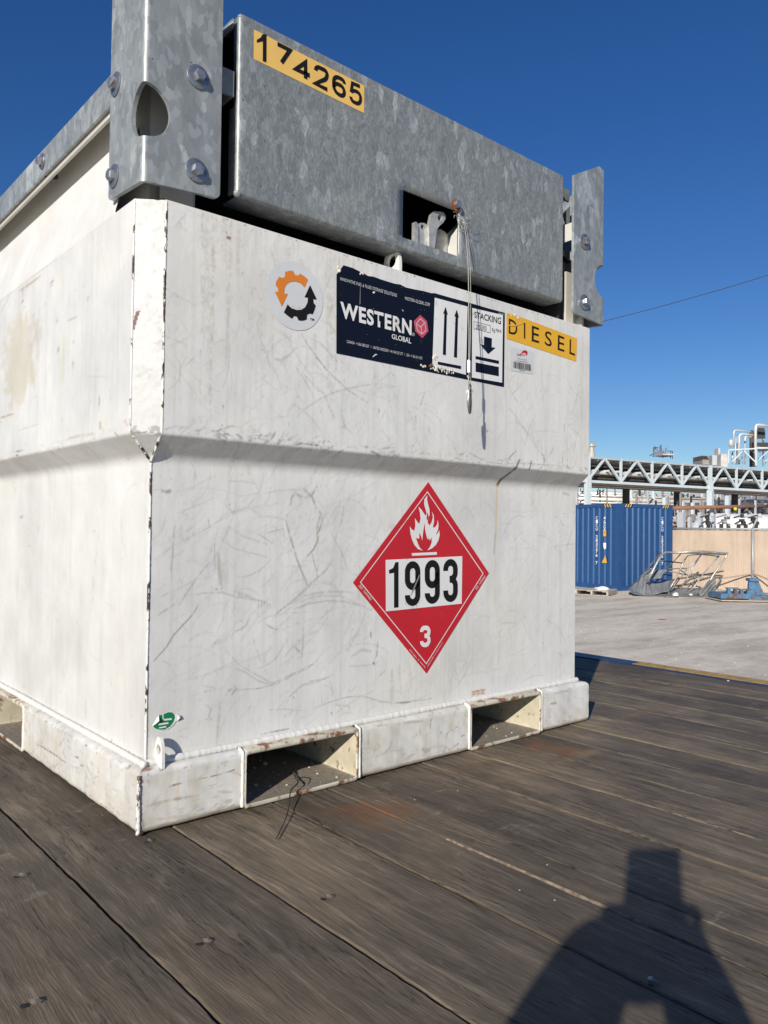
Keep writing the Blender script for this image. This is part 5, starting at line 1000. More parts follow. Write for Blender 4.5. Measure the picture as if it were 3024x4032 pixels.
# small litter on deck
r6 = random.Random(22)
pm = plain('pale stone chip', (.45,.43,.38), .8)
for k_, (x, y) in enumerate(((.305,-.47),(.318,-.515),(.395,-.445),(.252,-.685),(.43,-.14),(1.93,.03),(.52,-.155))):
    s_ = .0014 if k_ not in (3, 5) else .0038; bm = bmesh.new(); bmesh.ops.create_icosphere(bm, subdivisions=1, radius=s_)
    for v in bm.verts: v.co = Vector((v.co.x*r6.uniform(.7,1.3)+x, v.co.y*r6.uniform(.7,1.3)+y, v.co.z*.6*r6.uniform(.7,1.2)+s_*.5))
    o = obj('stone_chip', bm, pm); tag(o, ['tiny pale stone chip on the sunlit planks below the hazard placard', 'tiny pale stone chip left of the person shadow', 'tiny pale stone chip above the phone shadow', 'grey stone chip lying in the person shadow beside a plank gap', 'white speck beside the rusty stain in front of the tank', 'pale pebble on the amber strip at the deck edge', 'pale speck between the two rust stains on the deck'][k_], 'stone chip', 'stone chips on the deck')
# ------------------------------------------------------------------ GROUND
def ground_mat():
    t = NT('crushed pale gravel'); c = t.coord(); a = t.noise(c, .35, 8, .6); b_ = t.noise(c, 5, 8, .7); f = t.noise(c, 60, 5, .7); v = t.voro(c, 26, 'Color'); big = t.noise(t.coord((.25, 1, 1), (0, 0, .7)), 1.6, 6, .6)
    col = t.ramp(f, [(.3, (.60,.52,.40)), (.5, (.81,.72,.565)), (.7, (.91,.83,.68))]); col = t.mix(.6, col, t.ramp(b_, [(.3, .78), (.7, 1.14)]), 'MULTIPLY'); col = t.mix(.7, col, t.ramp(a, [(.35, .88), (.65, 1.07)]), 'MULTIPLY'); col = t.mix(.9, col, t.ramp(big, [(.36, .74), (.50, .98), (.62, 1.10)]), 'MULTIPLY')
    col = t.mix(t.ramp(b_, [(.60, 0), (.66, .5)]), col, (.74,.69,.60))
    t.bump(t.math('ADD', f, t.math('MULTIPLY', b_, 3)), .010, .5); return t.set(col, .95, 0, .2)
g = MB(); g.add([(-600,-600,GZ),(1500,-600,GZ),(1500,1500,GZ),(-600,1500,GZ)], [(0,1,2,3)]); o = g.build('ground', ground_mat()); tag(o, kind='structure')
# gravel stones scattered on the yard
b = MB(); r7 = random.Random(2)
for k_ in range(240):
    Zf = 9+r7.random()**1.4*15; u_ = r7.uniform(2180, 3100); p = onz(u_, 2200, GZ); d = ray(u_, 2400); d.z = 0; q_ = Vector((CAM.x, CAM.y, GZ))+d*Zf; s_ = r7.uniform(.004,.011)
    b.lathe((q_.x, q_.y, GZ), (r7.gauss(0,.2), r7.gauss(0,.2), 1), [(s_, 0), (s_*1.1, s_*.4), (s_*.5, s_*.8)], 5, r7.choice([0,0,1,2]))
o = b.build('gravel', [plain('pale stone', (.66,.63,.57), .9), plain('white stone', (.70,.68,.62), .9), plain('tan stone', (.42,.38,.32), .9)]); tag(o, 'loose pale gravel scattered over the crushed stone yard', 'gravel', kind='stuff')
# ------------------------------------------------------------------ horizontal frame of the view for far things
FH = Vector((FW.x, FW.y, 0)).normalized(); RH = Vector((FH.y, -FH.x, 0))
def G(u, Z, z=GZ):         # point on the ground seen at column u, distance Z ahead
    d = ray(u, 2086); X = CAM + d*Z; return Vector((X.x, X.y, z))
# --- blue container
M_BLUE = plain('blue container paint', (.014, .072, .205), .45, .1, .10, 6, 0, (.12,.09,.08), 5, .74)
M_BLUE2 = plain('blue container frame', (.018, .075, .215), .5, .1, .15, 8, 0, (.20,.12,.08), 4, .66)
zc = GZ
P0 = G(2437, 25.87); ee = (RH*math.cos(R_(26.5))+FH*math.sin(R_(26.5))).normalized(); es_ = (RH*-math.sin(R_(26.5))+FH*math.cos(R_(26.5))).normalized()
con = empty('shipping_container', P0, 'tall blue corrugated shipping container with white vertical lettering, standing in the yard', 'container')
CH, CWd, CL = 2.896, 2.438, 12.19
def corr(a0, a1, z0, z1, dirv, nrm, pitch, depth, org):
    pts = []; x = a0
    while x < a1-.01:
        for dx, dd in ((0, 0), (.27, 0), (.42, 1), (.78, 1), (.93, 0)):
            if x+dx*pitch < a1: pts.append((x+dx*pitch, dd*depth))
        x += pitch
    pts.append((a1, 0)); b = MB(); vs_ = [org+dirv*a-nrm*d+Vector((0, 0, z)) for z in (z0, z1) for a, d in pts]; n_ = len(pts)
    b.add(vs_, [(i_, i_+1, n_+i_+1, n_+i_) for i_ in range(n_-1)]); return b
nE = -es_; nS = -ee       # outward normals of end (faces -es) and side (faces -ee)
corr(.16, CWd-.16, .16, CH-.12, ee, nE, .250, .036, P0-es_*.0+nE*-.004).build('end_wall', M_BLUE, con)
corr(.16, CL-.16, .16, CH-.12, es_, nS, .278, .036, P0+nS*-.004).build('side_wall', M_BLUE, con)
b = MB()
for a in ((0, 0), (CWd-.16, 0), (0, CL-.16), (CWd-.16, CL-.16)):
    c = P0+ee*(a[0]+.08)+es_*(a[1]+.08); b.obox(c+Vector((0,0,CH/2)), ee*.08, es_*.08, Vector((0,0,CH/2)))
for z_ in (.08, CH-.06):
    h_ = .08 if z_ < 1 else .06
    b.obox(P0+ee*CWd/2+es_*.05+Vector((0,0,z_)), ee*(CWd/2-.16), es_*.05, Vector((0,0,h_))); b.obox(P0+es_*CL/2+ee*.05+Vector((0,0,z_)), es_*(CL/2-.16), ee*.05, Vector((0,0,h_)))
    b.obox(P0+es_*CL/2+ee*(CWd-.05)+Vector((0,0,z_)), es_*(CL/2-.16), ee*.05, Vector((0,0,h_)))
b.build('frame', M_BLUE2, con)
b = MB(); b.obox(P0+ee*CWd/2+es_*CL/2+Vector((0,0,CH-.03)), ee*(CWd/2-.06), es_*(CL/2-.06), Vector((0,0,.012))); b.build('roof', M_BLUE, con)
b = MB(); b.obox(P0+ee*(CWd-.06)+es_*CL/2+Vector((0,0,CH/2)), ee*.02, es_*(CL/2-.16), Vector((0,0,CH/2-.16))); b.build('side_wall', M_BLUE, con)
M_HZY = plain('hazard yellow', (.62,.42,.12), .6); M_HZB = plain('hazard black', (.015,.015,.015), .6)
def hazard(org, dirv, nrm, a0, a1):
    b = MB(); z0, z1 = CH-.115, CH-.015; n_ = 6; st_ = (a1-a0)/n_
    for k_ in range(n_):
        s0 = a0+k_*st_; b.add([org+dirv*(s0+dx)+nrm*.004+Vector((0,0,z)) for dx, z in ((0, z0), (st_, z0), (st_+.06, z1), (.06, z1))], [(0,1,2,3)], k_%2)
    b.build('hazard_stripe', [M_HZY, M_HZB], con)
hazard(P0, ee, nE, .25, .56); hazard(P0, ee, nE, 1.95, 2.25); hazard(P0, es_, nS, .35, .72)
M_CW = plain('white container lettering', (.78,.79,.8), .6)
def vtext(s, org, dirv, nrm, a, ztop, h, w_, parent):
    z = ztop
    for ch in s:
        if ch != ' ':
            Q = [org+dirv*(a+du)+nrm*.012+Vector((0,0,z+dz)) for du, dz in ((0,0),(w_,0),(w_,-h*.85),(0,-h*.85))]
            if dirv is es_: Q = [Q[1], Q[0], Q[3], Q[2]]
            text('lettering', ch, Q, M_CW, parent, 0, .015)
        z -= h
def vt2(s, org, dirv, nrm, a, ztop, h, w_): vtext(s, org, dirv, nrm, a, ztop, h, w_, con)
vt2('CICU 283276 7', P0, ee, nE, 1.90, CH-.42, .128, .085); vt2('CICU 283276 7', P0, es_, nS, 1.00, CH-.42, .128, .10); vt2('45G1', P0, es_, nS, .62, CH-.42, .15, .10)
def side_quad(pts, mat, name):
    b = MB(); b.add([P0+es_*a+nS*.012+Vector((0,0,z)) for a, z in pts], [tuple(range(len(pts)))]); return b.build(name, mat, con)
side_quad([(.73,CH-1.10),(.59,CH-1.10),(.59,CH-.90),(.73,CH-.90)], V_YEL, 'yellow_decal'); side_quad([(.73,CH-1.32),(.58,CH-1.32),(.59,CH-1.50),(.66,CH-1.56),(.72,CH-1.46)][::-1], M_CW, 'white_decal'); side_quad([(.79,CH-2.00),(.54,CH-2.00),(.62,CH-1.74)], V_YEL, 'warning_triangle')
# --- fence with tan screening
fen = empty('screened_fence', G(2800, 26.6), 'chain link fence with tan corrugated privacy screening and grey pipe frame', 'fence')
FA = G(2560, 27.9); FB = G(3200, 24.6); fd = (FB-FA).normalized(); fn = Vector((fd.y, -fd.x, 0)); fL = (FB-FA).length; FHt = 2.10
def fence_mat():
    t = NT('tan privacy slats'); c = t.coord(); n1 = t.noise(c, 1.2, 5); n2 = t.noise(t.coord((1,1,.15)), 6, 4)
    col = t.ramp(n1, [(.3, (.46,.365,.28)), (.7, (.54,.435,.34))]); col = t.mix(.6, col, t.ramp(n2, [(.35, .86), (.6, 1.08)]), 'MULTIPLY'); return t.set(col, .75)
b = MB(); pts = []; x = 0
while x < fL:
    pts += [(x, 0), (x+.030, 0), (x+.040, .02), (x+.062, .02)]; x += .072
nseg = len(pts); b.add([FA+fd*a-fn*d*-1+Vector((0,0,z)) for z in (.03, FHt-.04) for a, d in pts], [(i_, i_+1, nseg+i_+1, nseg+i_) for i_ in range(nseg-1)]); b.build('screen', fence_mat(), fen)
M_PIPEG = plain('galvanised fence pipe', (.36,.37,.38), .5, .3, .15, 8)
fo = fn*-.05 if (FA+fn-CAM).length > (FA-CAM).length else fn*.05
b = MB().tube([FA+fo+Vector((0,0,FHt)), FB+fo+Vector((0,0,FHt))], .035, 10).build('top_rail', M_PIPEG, fen, smooth=True)
def hit(u, A_, B_):       # where the vertical plane through A,B is seen at column u
    d = ray(u, 2086); a = Vector((d.x, d.y)); b_ = Vector(((B_-A_).x, (B_-A_).y)); c = Vector(((A_-CAM).x, (A_-CAM).y)); det = a.x*(-b_.y)+b_.x*a.y; t_ = (c.x*(-b_.y)+b_.x*c.y)/det
    return Vector((CAM.x+a.x*t_, CAM.y+a.y*t_, A_.z))
for u_ in (2964, 2600):
    p = hit(u_, FA+fo*1.2, FB+fo*1.2); MB().tube([p, p+Vector((0,0,FHt+.03))], .05, 10).build('fence_post', M_PIPEG, fen, smooth=True)
    b = MB().tube([p+Vector((0,0,FHt)), p+Vector((0,0,FHt+.10))+fd*.03, p+Vector((0,0,FHt+.42))+fd*.16], .03, 8).build('post_arm', M_PIPEG, fen, smooth=True)
# sagging rope tied to the fence
rope = []
for uv, Z_ in (((2560, 2240), 25.4), ((2640, 2250), 25.6), ((2700, 2263), 25.6), ((2790, 2277), 25.6), ((2850, 2276), 25.7), ((2900, 2269), 25.7), ((2960, 2261), 25.6), ((3000, 2271), 25.2), ((3060, 2300), 24.6)): rope.append(atZ(*uv, Z_))
o = MB().tube(smooth_pts(rope), .022, 6).build('rope', plain('weathered rope', (.33,.28,.23), .9, 0, .3, 60), smooth=True); tag(o, 'sagging weathered rope tied across the tan fence at knee height', 'rope')
# --- pallet and bag beside container
M_PAL = plain('sunbleached pallet wood', (.40,.36,.30), .85, 0, .25, 10)
pa = onz(2224+355*.4822, 2200+308*.4822, GZ); pb = onz(2224+60*.4822, 2200+292*.4822, GZ); pc = onz(2224+450*.4822, 2200+292*.4822, GZ)
pe = (pb-pa).normalized(); ps = Vector((-pe.y, pe.x, 0)); ps = ps if ps.dot(FH) > 0 else -ps; plw = 1.5; pld = 1.05
pal = empty('wooden_pallet', pa, 'grey wooden pallet lying beside the blue container', 'pallet')
for k_ in range(3): MB().obox(pa+pe*plw/2+ps*(.05+k_*(pld-.1)/2)+Vector((0,0,.07)), pe*plw/2*0+pe*.0+pe*.001+pe*(plw/2), ps*.02, Vector((0,0,.001))).v
for k_ in range(4):
    MB().obox(pa+pe*(.03+k_*(plw-.06)/3)+ps*pld/2+Vector((0,0,.085)), pe*.03, ps*pld/2, Vector((0,0,.055))).build('stringer', M_PAL, pal)
for k_ in range(7): MB().obox(pa+pe*plw/2+ps*(.06+k_*(pld-.12)/6)+Vector((0,0,.152)), pe*plw/2, ps*.055, Vector((0,0,.011))).build('deck_board', M_PAL, pal)
for k_ in range(3): MB().obox(pa+pe*plw/2+ps*(.06+k_*(pld-.12)/2)+Vector((0,0,.017)), pe*plw/2, ps*.05, Vector((0,0,.011))).build('deck_board', M_PAL, pal)
def lump(name, c, rx, ry, rz, mat, seed, rot=0, amp=.25, sub=4):
    bm = bmesh.new(); bmesh.ops.create_icosphere(bm, subdivisions=sub, radius=1); r = random.Random(seed); ph = [(Vector((r.gauss(0,1), r.gauss(0,1), r.gauss(0,1)))*2.6, r.random()*6) for _ in range(9)]
    for v in bm.verts:
        s_ = 1+amp*sum(math.sin(v.co.dot(d)+p) for d, p in ph)/5; q = v.co*s_; q.z = max(q.z, -.45); x, y = q.x*rx, q.y*ry
        v.co = Vector((c.x+x*math.cos(rot)-y*math.sin(rot), c.y+x*math.sin(rot)+y*math.cos(rot), c.z+(q.z+.45)*rz))
    return obj(name, bm, mat, smooth=True)
M_BAG = plain('white plastic sack', (.80,.79,.76), .4, 0, .06, 8)
rot_pe = math.atan2(pe.y, pe.x)
bc = onz(2224+300*.4822, 2200+256*.4822, GZ+.165); o = lump('sack', bc+Vector((0,0,0)), .20, .14, .085, M_BAG, 5, rot_pe); tag(o, 'crumpled white plastic sack lying on the wooden pallet', 'sack')
# --- collapsed canopy frame with torn tarp
H = zm(2440, 2130, 440/1659)
can = empty('collapsed_canopy', G(2650, 24.4), 'collapsed canopy of bent metal tubes and torn grey tarpaulin heaped before the container and fence', 'canopy')
M_TUB = plain('scratched tube steel', (.42,.41,.38), .4, .55, .3, 12, 0, (.13,.08,.05), 6, .62); M_TUBD = plain('dark tube steel', (.16,.15,.14), .5, .4, .3, 12)
def hp(a, b_, Z): 
    p = atZ(*H(a, b_), Z); p.z = max(p.z, GZ+.02); return p
tubes = [([(425,590),(480,470),(560,310),(640,190),(680,165),(780,170),(940,168),(1090,160),(1240,155),(1400,170),(1600,188)],24.3,.030,0), ([(405,585),(460,480),(585,250),(615,200)],24.35,.026,0), ([(600,180),(470,340),(390,440)],24.6,.018,1),
    ([(670,178),(900,175),(1230,185),(1600,200)],24.9,.024,1), ([(1605,175),(1560,260),(1380,520),(1290,690),(1235,860)],24.0,.028,0), ([(965,280),(900,420),(830,570),(755,690),(735,740),(728,810)],24.0,.026,0), ([(965,280),(1010,220),(1090,205),(1210,200),(1290,208),(1480,230)],24.9,.018,1), ([(1480,215),(1400,310),(1240,490),(1120,660),(990,810)],24.6,.020,0),
    ([(1210,210),(1090,340),(1000,410),(920,530),(840,630),(740,770)],24.7,.020,0), ([(1200,215),(1060,440),(960,620),(870,780)],24.8,.018,0), ([(915,180),(800,310),(700,400)],25.1,.018,1), ([(600,295),(780,310),(940,330)],25.1,.018,1), ([(700,415),(860,410),(1000,408)],25.1,.018,1), ([(1060,490),(1250,500),(1400,510),(1520,518)],25.0,.022,1), ([(1170,460),(1050,560),(950,650),(860,690)],24.9,.028,1),
    ([(1525,510),(1470,620),(1400,740)],24.8,.024,1), ([(1170,460),(1100,600),(1010,690)],24.8,.018,1), ([(900,430),(980,490),(1120,560)],24.9,.016,1), ([(1200,690),(1080,650),(930,640)],24.9,.02,1), ([(150,790),(400,800),(720,830),(900,850),(1200,850)],24.1,.03,1), ([(660,880),(870,892)],23.4,.025,1), ([(1280,700),(1130,810),(1090,850)],24.2,.022,1), ([(180,660),(300,530),(420,440)],24.7,.010,1)]
for pts, Z_, r_, mi_ in tubes: MB().tube([hp(a, c, Z_+.12*math.sin(a*.01)) for a, c in pts], r_, 8).build('bent_tube', M_TUBD if mi_ else M_TUB, can, smooth=True)
M_TARP = plain('torn grey tarpaulin', (.23,.24,.245), .6, 0, .15, 3); M_TARP.use_backface_culling = False
def tarp(name, top, bot, Z0_, Z1_, n=26, m_=12, amp=.10, seed=1):
    def rs(p, k): 
        P_ = [Vector((a, c, 0)) for a, c in p]; L_ = [0]
        for q in range(len(P_)-1): L_.append(L_[-1]+(P_[q+1]-P_[q]).length)
        out = []
        for t_ in np.linspace(0, L_[-1], k):
            i_ = min(max(int(np.searchsorted(L_, t_))-1, 0), len(P_)-2); f = (t_-L_[i_])/max(1e-6, L_[i_+1]-L_[i_]); out.append(P_[i_].lerp(P_[i_+1], f))
        return out
    A_, B_ = rs(top, n), rs(bot, n); P_ = np.zeros((n, m_, 3)); r = random.Random(seed); f1, f2 = r.uniform(.5,1), r.uniform(.7,1.4)
    for i_ in range(n):
        for j_ in range(m_):
            t_ = j_/(m_-1); q = A_[i_].lerp(B_[i_], t_); Z_ = Z0_+(Z1_-Z0_)*t_+amp*math.sin(i_*f1*1.7+t_*3)*(.4+math.sin(t_*3.1))+amp*.5*math.sin(i_*f2*2.3+t_*7)
            P_[i_, j_] = hp(q.x, q.y+6*math.sin(i_*1.3+j_), Z_)
    o = grid_obj(name, P_, M_TARP, can); md = o.modifiers.new('s', 'SUBSURF'); md.levels = 1; md.render_levels = 1; md2 = o.modifiers.new('t', 'SOLIDIFY'); md2.thickness = .006; return o
tarp('tarpaulin', [(130,700),(270,590),(330,500),(385,430),(380,560),(430,600),(520,640),(640,610),(780,575)], [(130,740),(200,780),(300,800),(400,810),(500,800),(600,770),(700,750),(740,740),(760,690)], 24.9, 24.0, seed=2)
tarp('tarpaulin', [(160,680),(260,700),(400,740),(560,720),(700,690),(860,690),(1000,700),(1150,700),(1290,690)], [(180,780),(300,800),(480,830),(640,850),(760,840),(900,850),(1050,850),(1150,860),(1230,860)], 25.2, 23.7, amp=.12, seed=5)
tarp('tarpaulin', [(1380,520),(1400,520),(1420,530),(1425,600),(1430,700),(1420,760)], [(1180,760),(1200,860),(1290,850),(1330,850),(1390,845),(1400,850)], 24.1, 23.8, n=30, amp=.07, seed=8)
tarp('tarpaulin', [(330,500),(390,440),(470,430),(600,425),(690,415)], [(380,600),(400,560),(450,560),(520,560),(610,550)], 25.0, 24.7, n=14, amp=.05, seed=9)
for k_, (a, c, r_, lb) in enumerate(((830,815,.16,'white plastic sheet bundle under the fallen tubes'), (1060,800,.10,'small white plastic scrap between the fallen tubes'), (945,765,.09,'white plastic scrap near the middle of the collapsed canopy'))):
    q = onz(*H(a, c+24), GZ); q += (q-Vector((CAM.x, CAM.y, GZ))).normalized()*.2; o = lump('plastic_scrap', q, r_, r_*.6, r_*.55, M_BAG, 20+k_, .3); tag(o, lb, 'plastic scrap', 'white scraps in the heap')
o = lump('plastic_scrap', onz(*H(1480, 790), GZ), .30, .14, .10, plain('dirty plastic', (.45,.42,.38), .6), 27, .2, .5); tag(o, 'dirty crumpled plastic lying between the canopy heap and the blue machine base', 'plastic scrap', 'white scraps in the heap')
# --- blue steel machine base on a board
K = zm(2624, 2050, 400/1659); Zm = 22.2
q0 = onz(*K(885, 1325), GZ); mm = (q0-CAM).dot(FH); kx = mm/FOC*400/1659
ms = empty('machine_base', q0, 'rusty blue steel machine skid with stubs and a tall bracket resting on a board', 'machine part')
M_MBL = plain('faded blue machine paint', (.075,.19,.33), .6, .1, .2, 8, 0, (.15,.075,.035), 5, .50)
def kb(a0, c0, a1, c1, d0, dep, name, mat=None, par=None):    # box from px rectangle, starting d0 behind front plane
    x0 = (a0-885)*kx; x1 = (a1-885)*kx; z0 = GZ+.06+(1325-c1)*kx; z1 = GZ+.06+(1325-c0)*kx; o_ = Vector((q0.x, q0.y, 0))
    b = MB().obox(o_+RH*(x0+x1)/2+FH*(d0+dep/2)+Vector((0,0,(z0+z1)/2)), RH*(x1-x0)/2, FH*dep/2, Vector((0,0,(z1-z0)/2))); return b.build(name, mat or M_MBL, ms, bevel=.006)
kb(890,1228,1350,1310,0,.9,'skid'); kb(1350,1250,1760,1330,.05,.85,'skid')
for a in (1015, 1125, 1225, 1335): kb(a,1155 if a<1200 else 1175,a+55,1232 if a<1200 else 1255,.05,.12,'stub')
kb(1005,1130,1190,1150,.03,.16,'cap_plate'); kb(1210,1150,1400,1170,.03,.16,'cap_plate')
o_ = Vector((q0.x, q0.y, 0)); zz = lambda c: GZ+.06+(1325-c)*kx
pr_ = [o_+RH*(a-885)*kx+FH*.25+Vector((0,0,zz(c))) for a, c in ((1405,1250),(1680,1250),(1640,1180),(1570,1020),(1420,1020))]
MB().prism(pr_, FH*.10).build('bracket', M_MBL, ms); kb(1412,980,1565,1028,.18,.28,'cap_plate'); kb(1400,1200,1640,1248,.36,.2,'rust_heap', M_RUST)
MB().obox(o_+RH*.75+FH*.45+Vector((0,0,GZ+.045)), RH*.80, FH*.62, Vector((0,0,.012))).build('board', plain('plywood board', (.50,.43,.34), .8, 0, .15, 5), ms)
for a in (.1, .75, 1.4): MB().obox(o_+RH*a+FH*.45+Vector((0,0,GZ+.016)), RH*.05, FH*.5, Vector((0,0,.016))).build('bearer', M_DARK, ms)
o = lump('rag', onz(2224+795*.4822, 2200+499*.4822, GZ), .10, .035, .012, plain('red rag', (.45,.03,.03), .8), 40, 2.3); tag(o, 'small flat red rag lying on the open gravel yard', 'rag')
# --- big white tank and its pipe stands beyond the fence
M_WT = plain('bright white tank paint', (.82,.82,.80), .4, 0, .03, 3); M_WT2 = plain('white tank band', (.70,.70,.68), .5)
wt = empty('storage_tank', G(2950, 42), 'long bright white horizontal storage tank behind the tan fence', 'storage tank')
wa = (RH*.93+FH*.37).normalized(); c0_ = G(2755, 40, GZ+.1+1.45)
prof = [(.05,0),(.6,.12),(1.05,.38),(1.32,.75),(1.45,1.2),(1.45,30)]
MB().lathe(c0_-wa*.3, wa, prof, 48).build('shell', M_WT, wt, smooth=True)
for k_ in range(8): MB().lathe(c0_+wa*(1.6+k_*2.1), wa, [(1.452,0),(1.475,.01),(1.475,.07),(1.452,.08)], 40).build('band', M_WT2, wt, smooth=False)
M_GP = plain('pale grey plant paint', (.44,.47,.49), .55, 0, .12, 2); M_TR = plain('pale blue grey truss paint', (.56,.63,.66), .5, 0, .06, 2); M_BP = plain('weathered insulated pipe', (.30,.27,.25), .6, .05, .22, .9); M_BP2 = plain('light clad pipe', (.62,.58,.54), .4, .2, .2, 1.2); M_RP = plain('rust brown pipe', (.26,.13,.075), .8, 0, .2, 1.5); M_DP = plain('dark shaded steel', (.045,.042,.04), .8, 0, .3, 2)
M_CLAD = plain('shiny cladding', (.72,.70,.67), .35, .35, .12, 1.5)
vg = zm(2640, 1920, 384/1659)
for k_, (a, lb) in enumerate(((645,'leftmost dark pipe stand with valves before the white tank'), (920,'second dark pipe stand from the left, double legged, before the white tank'), (1215,'third dark pipe stand from the left before the white tank'), (1455,'rightmost dark pipe stand near the fence post arm before the white tank'))):
    u_, _ = vg(a, 0); base = G(u_, 33); vs_ = empty('valve_stand', base, lb, 'pipe stand', 'valve stands before the white tank')
    b = MB(); rv = random.Random(k_+50)
    for dx in ((0,) if k_ in (0, 3) else (-.14, .16)): b.bar(base+RH*dx, base+RH*dx+Vector((0,0,2.35)), .13, .10)
    b.build('leg', M_DP, vs_); b = MB()
    for q_ in range(5): b.obox(base+RH*rv.gauss(0,.08)+Vector((0,0,rv.uniform(2.30,2.85))), RH*rv.uniform(.03,.08), FH*.1, Vector((0,0,rv.uniform(.03,.08))))
    b.bar(base+RH*-.34+Vector((0,0,2.62)), base+RH*.30+Vector((0,0,2.80)), .06); b.bar(base+RH*-.30+Vector((0,0,2.35)), base+RH*.05+Vector((0,0,2.55)), .06); b.build('valve_body', M_DP if k_ != 1 else plain('grey valve', (.2,.21,.22), .6), vs_)
    MB().lathe(base+RH*.1+Vector((0,0,2.72))-FH*.12, -FH, [(.05,0),(.09,.03),(.05,.06)], 12).build('hand_wheel', M_GP, vs_)
for k_, (a, wd_, lb) in enumerate(((185,.42,'wide pale grey steel column left of the white tank'), (330,.16,'thin pale grey column behind the fence near the container'), (545,.22,'leaning pale grey column at the end of the white tank'), (760,.20,'pale grey column in front of the white tank'))):
    p = G(vg(a, 0)[0], 34); o = MB().bar(p, p+Vector((0,0,2.85-.2*(k_==1)))+RH*(-.10 if k_ > 1 else 0), wd_*.7, .2).build('steel_column', M_GP); tag(o, lb, 'column', 'pale steel columns behind the fence')
# --- overhead pipe bridge
hb_ = 4.72+CAM.z
def rp(u): return hit(u, G(2296, 72), G(3024, 84.8))
RA, RB_ = rp(2296), rp(3024); rd = (RB_-RA).normalized(); rn = Vector((-rd.y, rd.x, 0)); rn = rn if rn.dot(FH) > 0 else -rn
br = empty('pipe_bridge', RA, 'long pale steel truss bridge carrying many large pipes across the plant', 'pipe bridge')
zb_, zt_ = CAM.z+4.74, CAM.z+6.95; rw = 4.2
tv = lambda u: rp(u)-Vector((0,0,rp(u).z))
cols_u = [2224+a*.4822 for a in (185, 455, 710, 955, 1185, 1400, 1610, 1810, 2000)]
PV = [tv(u) for u in cols_u]; first = PV[0]-(PV[1]-PV[0]); PV = [first-(PV[1]-PV[0])*k_ for k_ in (3,2,1,0)]+PV
Zv = lambda z: Vector((0,0,z))
for side, wd_ in ((0, .24), (1, .24)):
    o2 = rn*rw*side; m_ = M_TR if side == 0 else M_TR
    MB().bar(PV[0]+o2+Zv(zb_), PV[-1]+o2+Zv(zb_), .18, .24).build('bottom_chord', m_, br); MB().bar(PV[0]+o2+Zv(zt_), PV[-1]+o2+Zv(zt_), .18, .18).build('top_chord', M_GP, br)
    for k_ in range(len(PV)):
        big = (k_ - 4) % 4 == 0
        MB().bar(PV[k_]+o2+Zv(zb_), PV[k_]+o2+Zv(zt_+.1), .46 if big else .19, .2, up=rn).build('post', m_, br)
        if k_ < len(PV)-1:
            mid = (PV[k_]+PV[k_+1])/2; MB().bar(PV[k_]+o2+Zv(zb_+.1), mid+o2+Zv(zt_), .175, .18, up=rn).build('brace', m_, br); MB().bar(mid+o2+Zv(zt_), PV[k_+1]+o2+Zv(zb_+.1), .175, .18, up=rn).build('brace', m_, br)
    for k_ in (4, 8): MB().bar(PV[k_]+o2*.0+rn*(rw*side)+Zv(GZ), PV[k_]+o2+Zv(zb_+.3), .56, .4, up=rn).build('leg', M_TR if side == 0 else M_DP, br)  # rear legs get the dark material, their shade is in the colour
for k_ in (6, 10): MB().bar(PV[k_]+rn*rw*.8+Zv(GZ), PV[k_]+rn*rw*.8+Zv(zb_), .5, .5, up=rn).build('leg', M_DP, br)  # rear legs coloured dark to stand for the shade under the bridge
b = MB()
for k_ in range(len(PV)-1):
    for f_ in (0, .33, .66):
        q = PV[k_].lerp(PV[k_+1], f_)
        for z_ in (zb_+.02, zb_+1.1, zt_-.15): b.bar(q+rn*.12+Zv(z_), q+rn*(rw-.12)+Zv(z_), .16, .18)
b.build('cross_beams', M_TR, br)
r8 = random.Random(9)
for (y_, z_, r_, mt) in ((.4,7.40,.16,M_BP),(.9,7.25,.19,M_BP),(1.5,7.2,.22,M_BP),(2.2,7.25,.26,M_DP),(3.0,7.3,.3,M_BP),(3.8,7.25,.2,M_DP),(.75,6.15,.20,M_BP2),(1.4,6.1,.24,M_BP),(2.0,6.15,.2,M_DP),(2.6,6.1,.28,M_BP),(3.3,6.15,.22,M_DP),(3.8,6.1,.2,M_BP),(.6,5.15,.22,M_BP),(1.2,5.1,.18,M_DP),(1.8,5.15,.26,M_BP),(2.5,5.1,.2,M_BP2),(3.1,5.15,.26,M_DP),(3.7,5.1,.22,M_BP),(1.0,5.6,.12,M_DP),(2.3,5.6,.14,M_RP),(3.5,5.6,.16,M_DP),(1.8,6.6,.16,M_DP),(3.2,6.7,.2,M_DP),(.5,6.7,.1,M_DP)):
    MB().tube([PV[0]+rn*y_+Zv(z_), PV[-1]+rn*y_+Zv(z_)], r_, 12).build('pipe', mt, br, smooth=True)
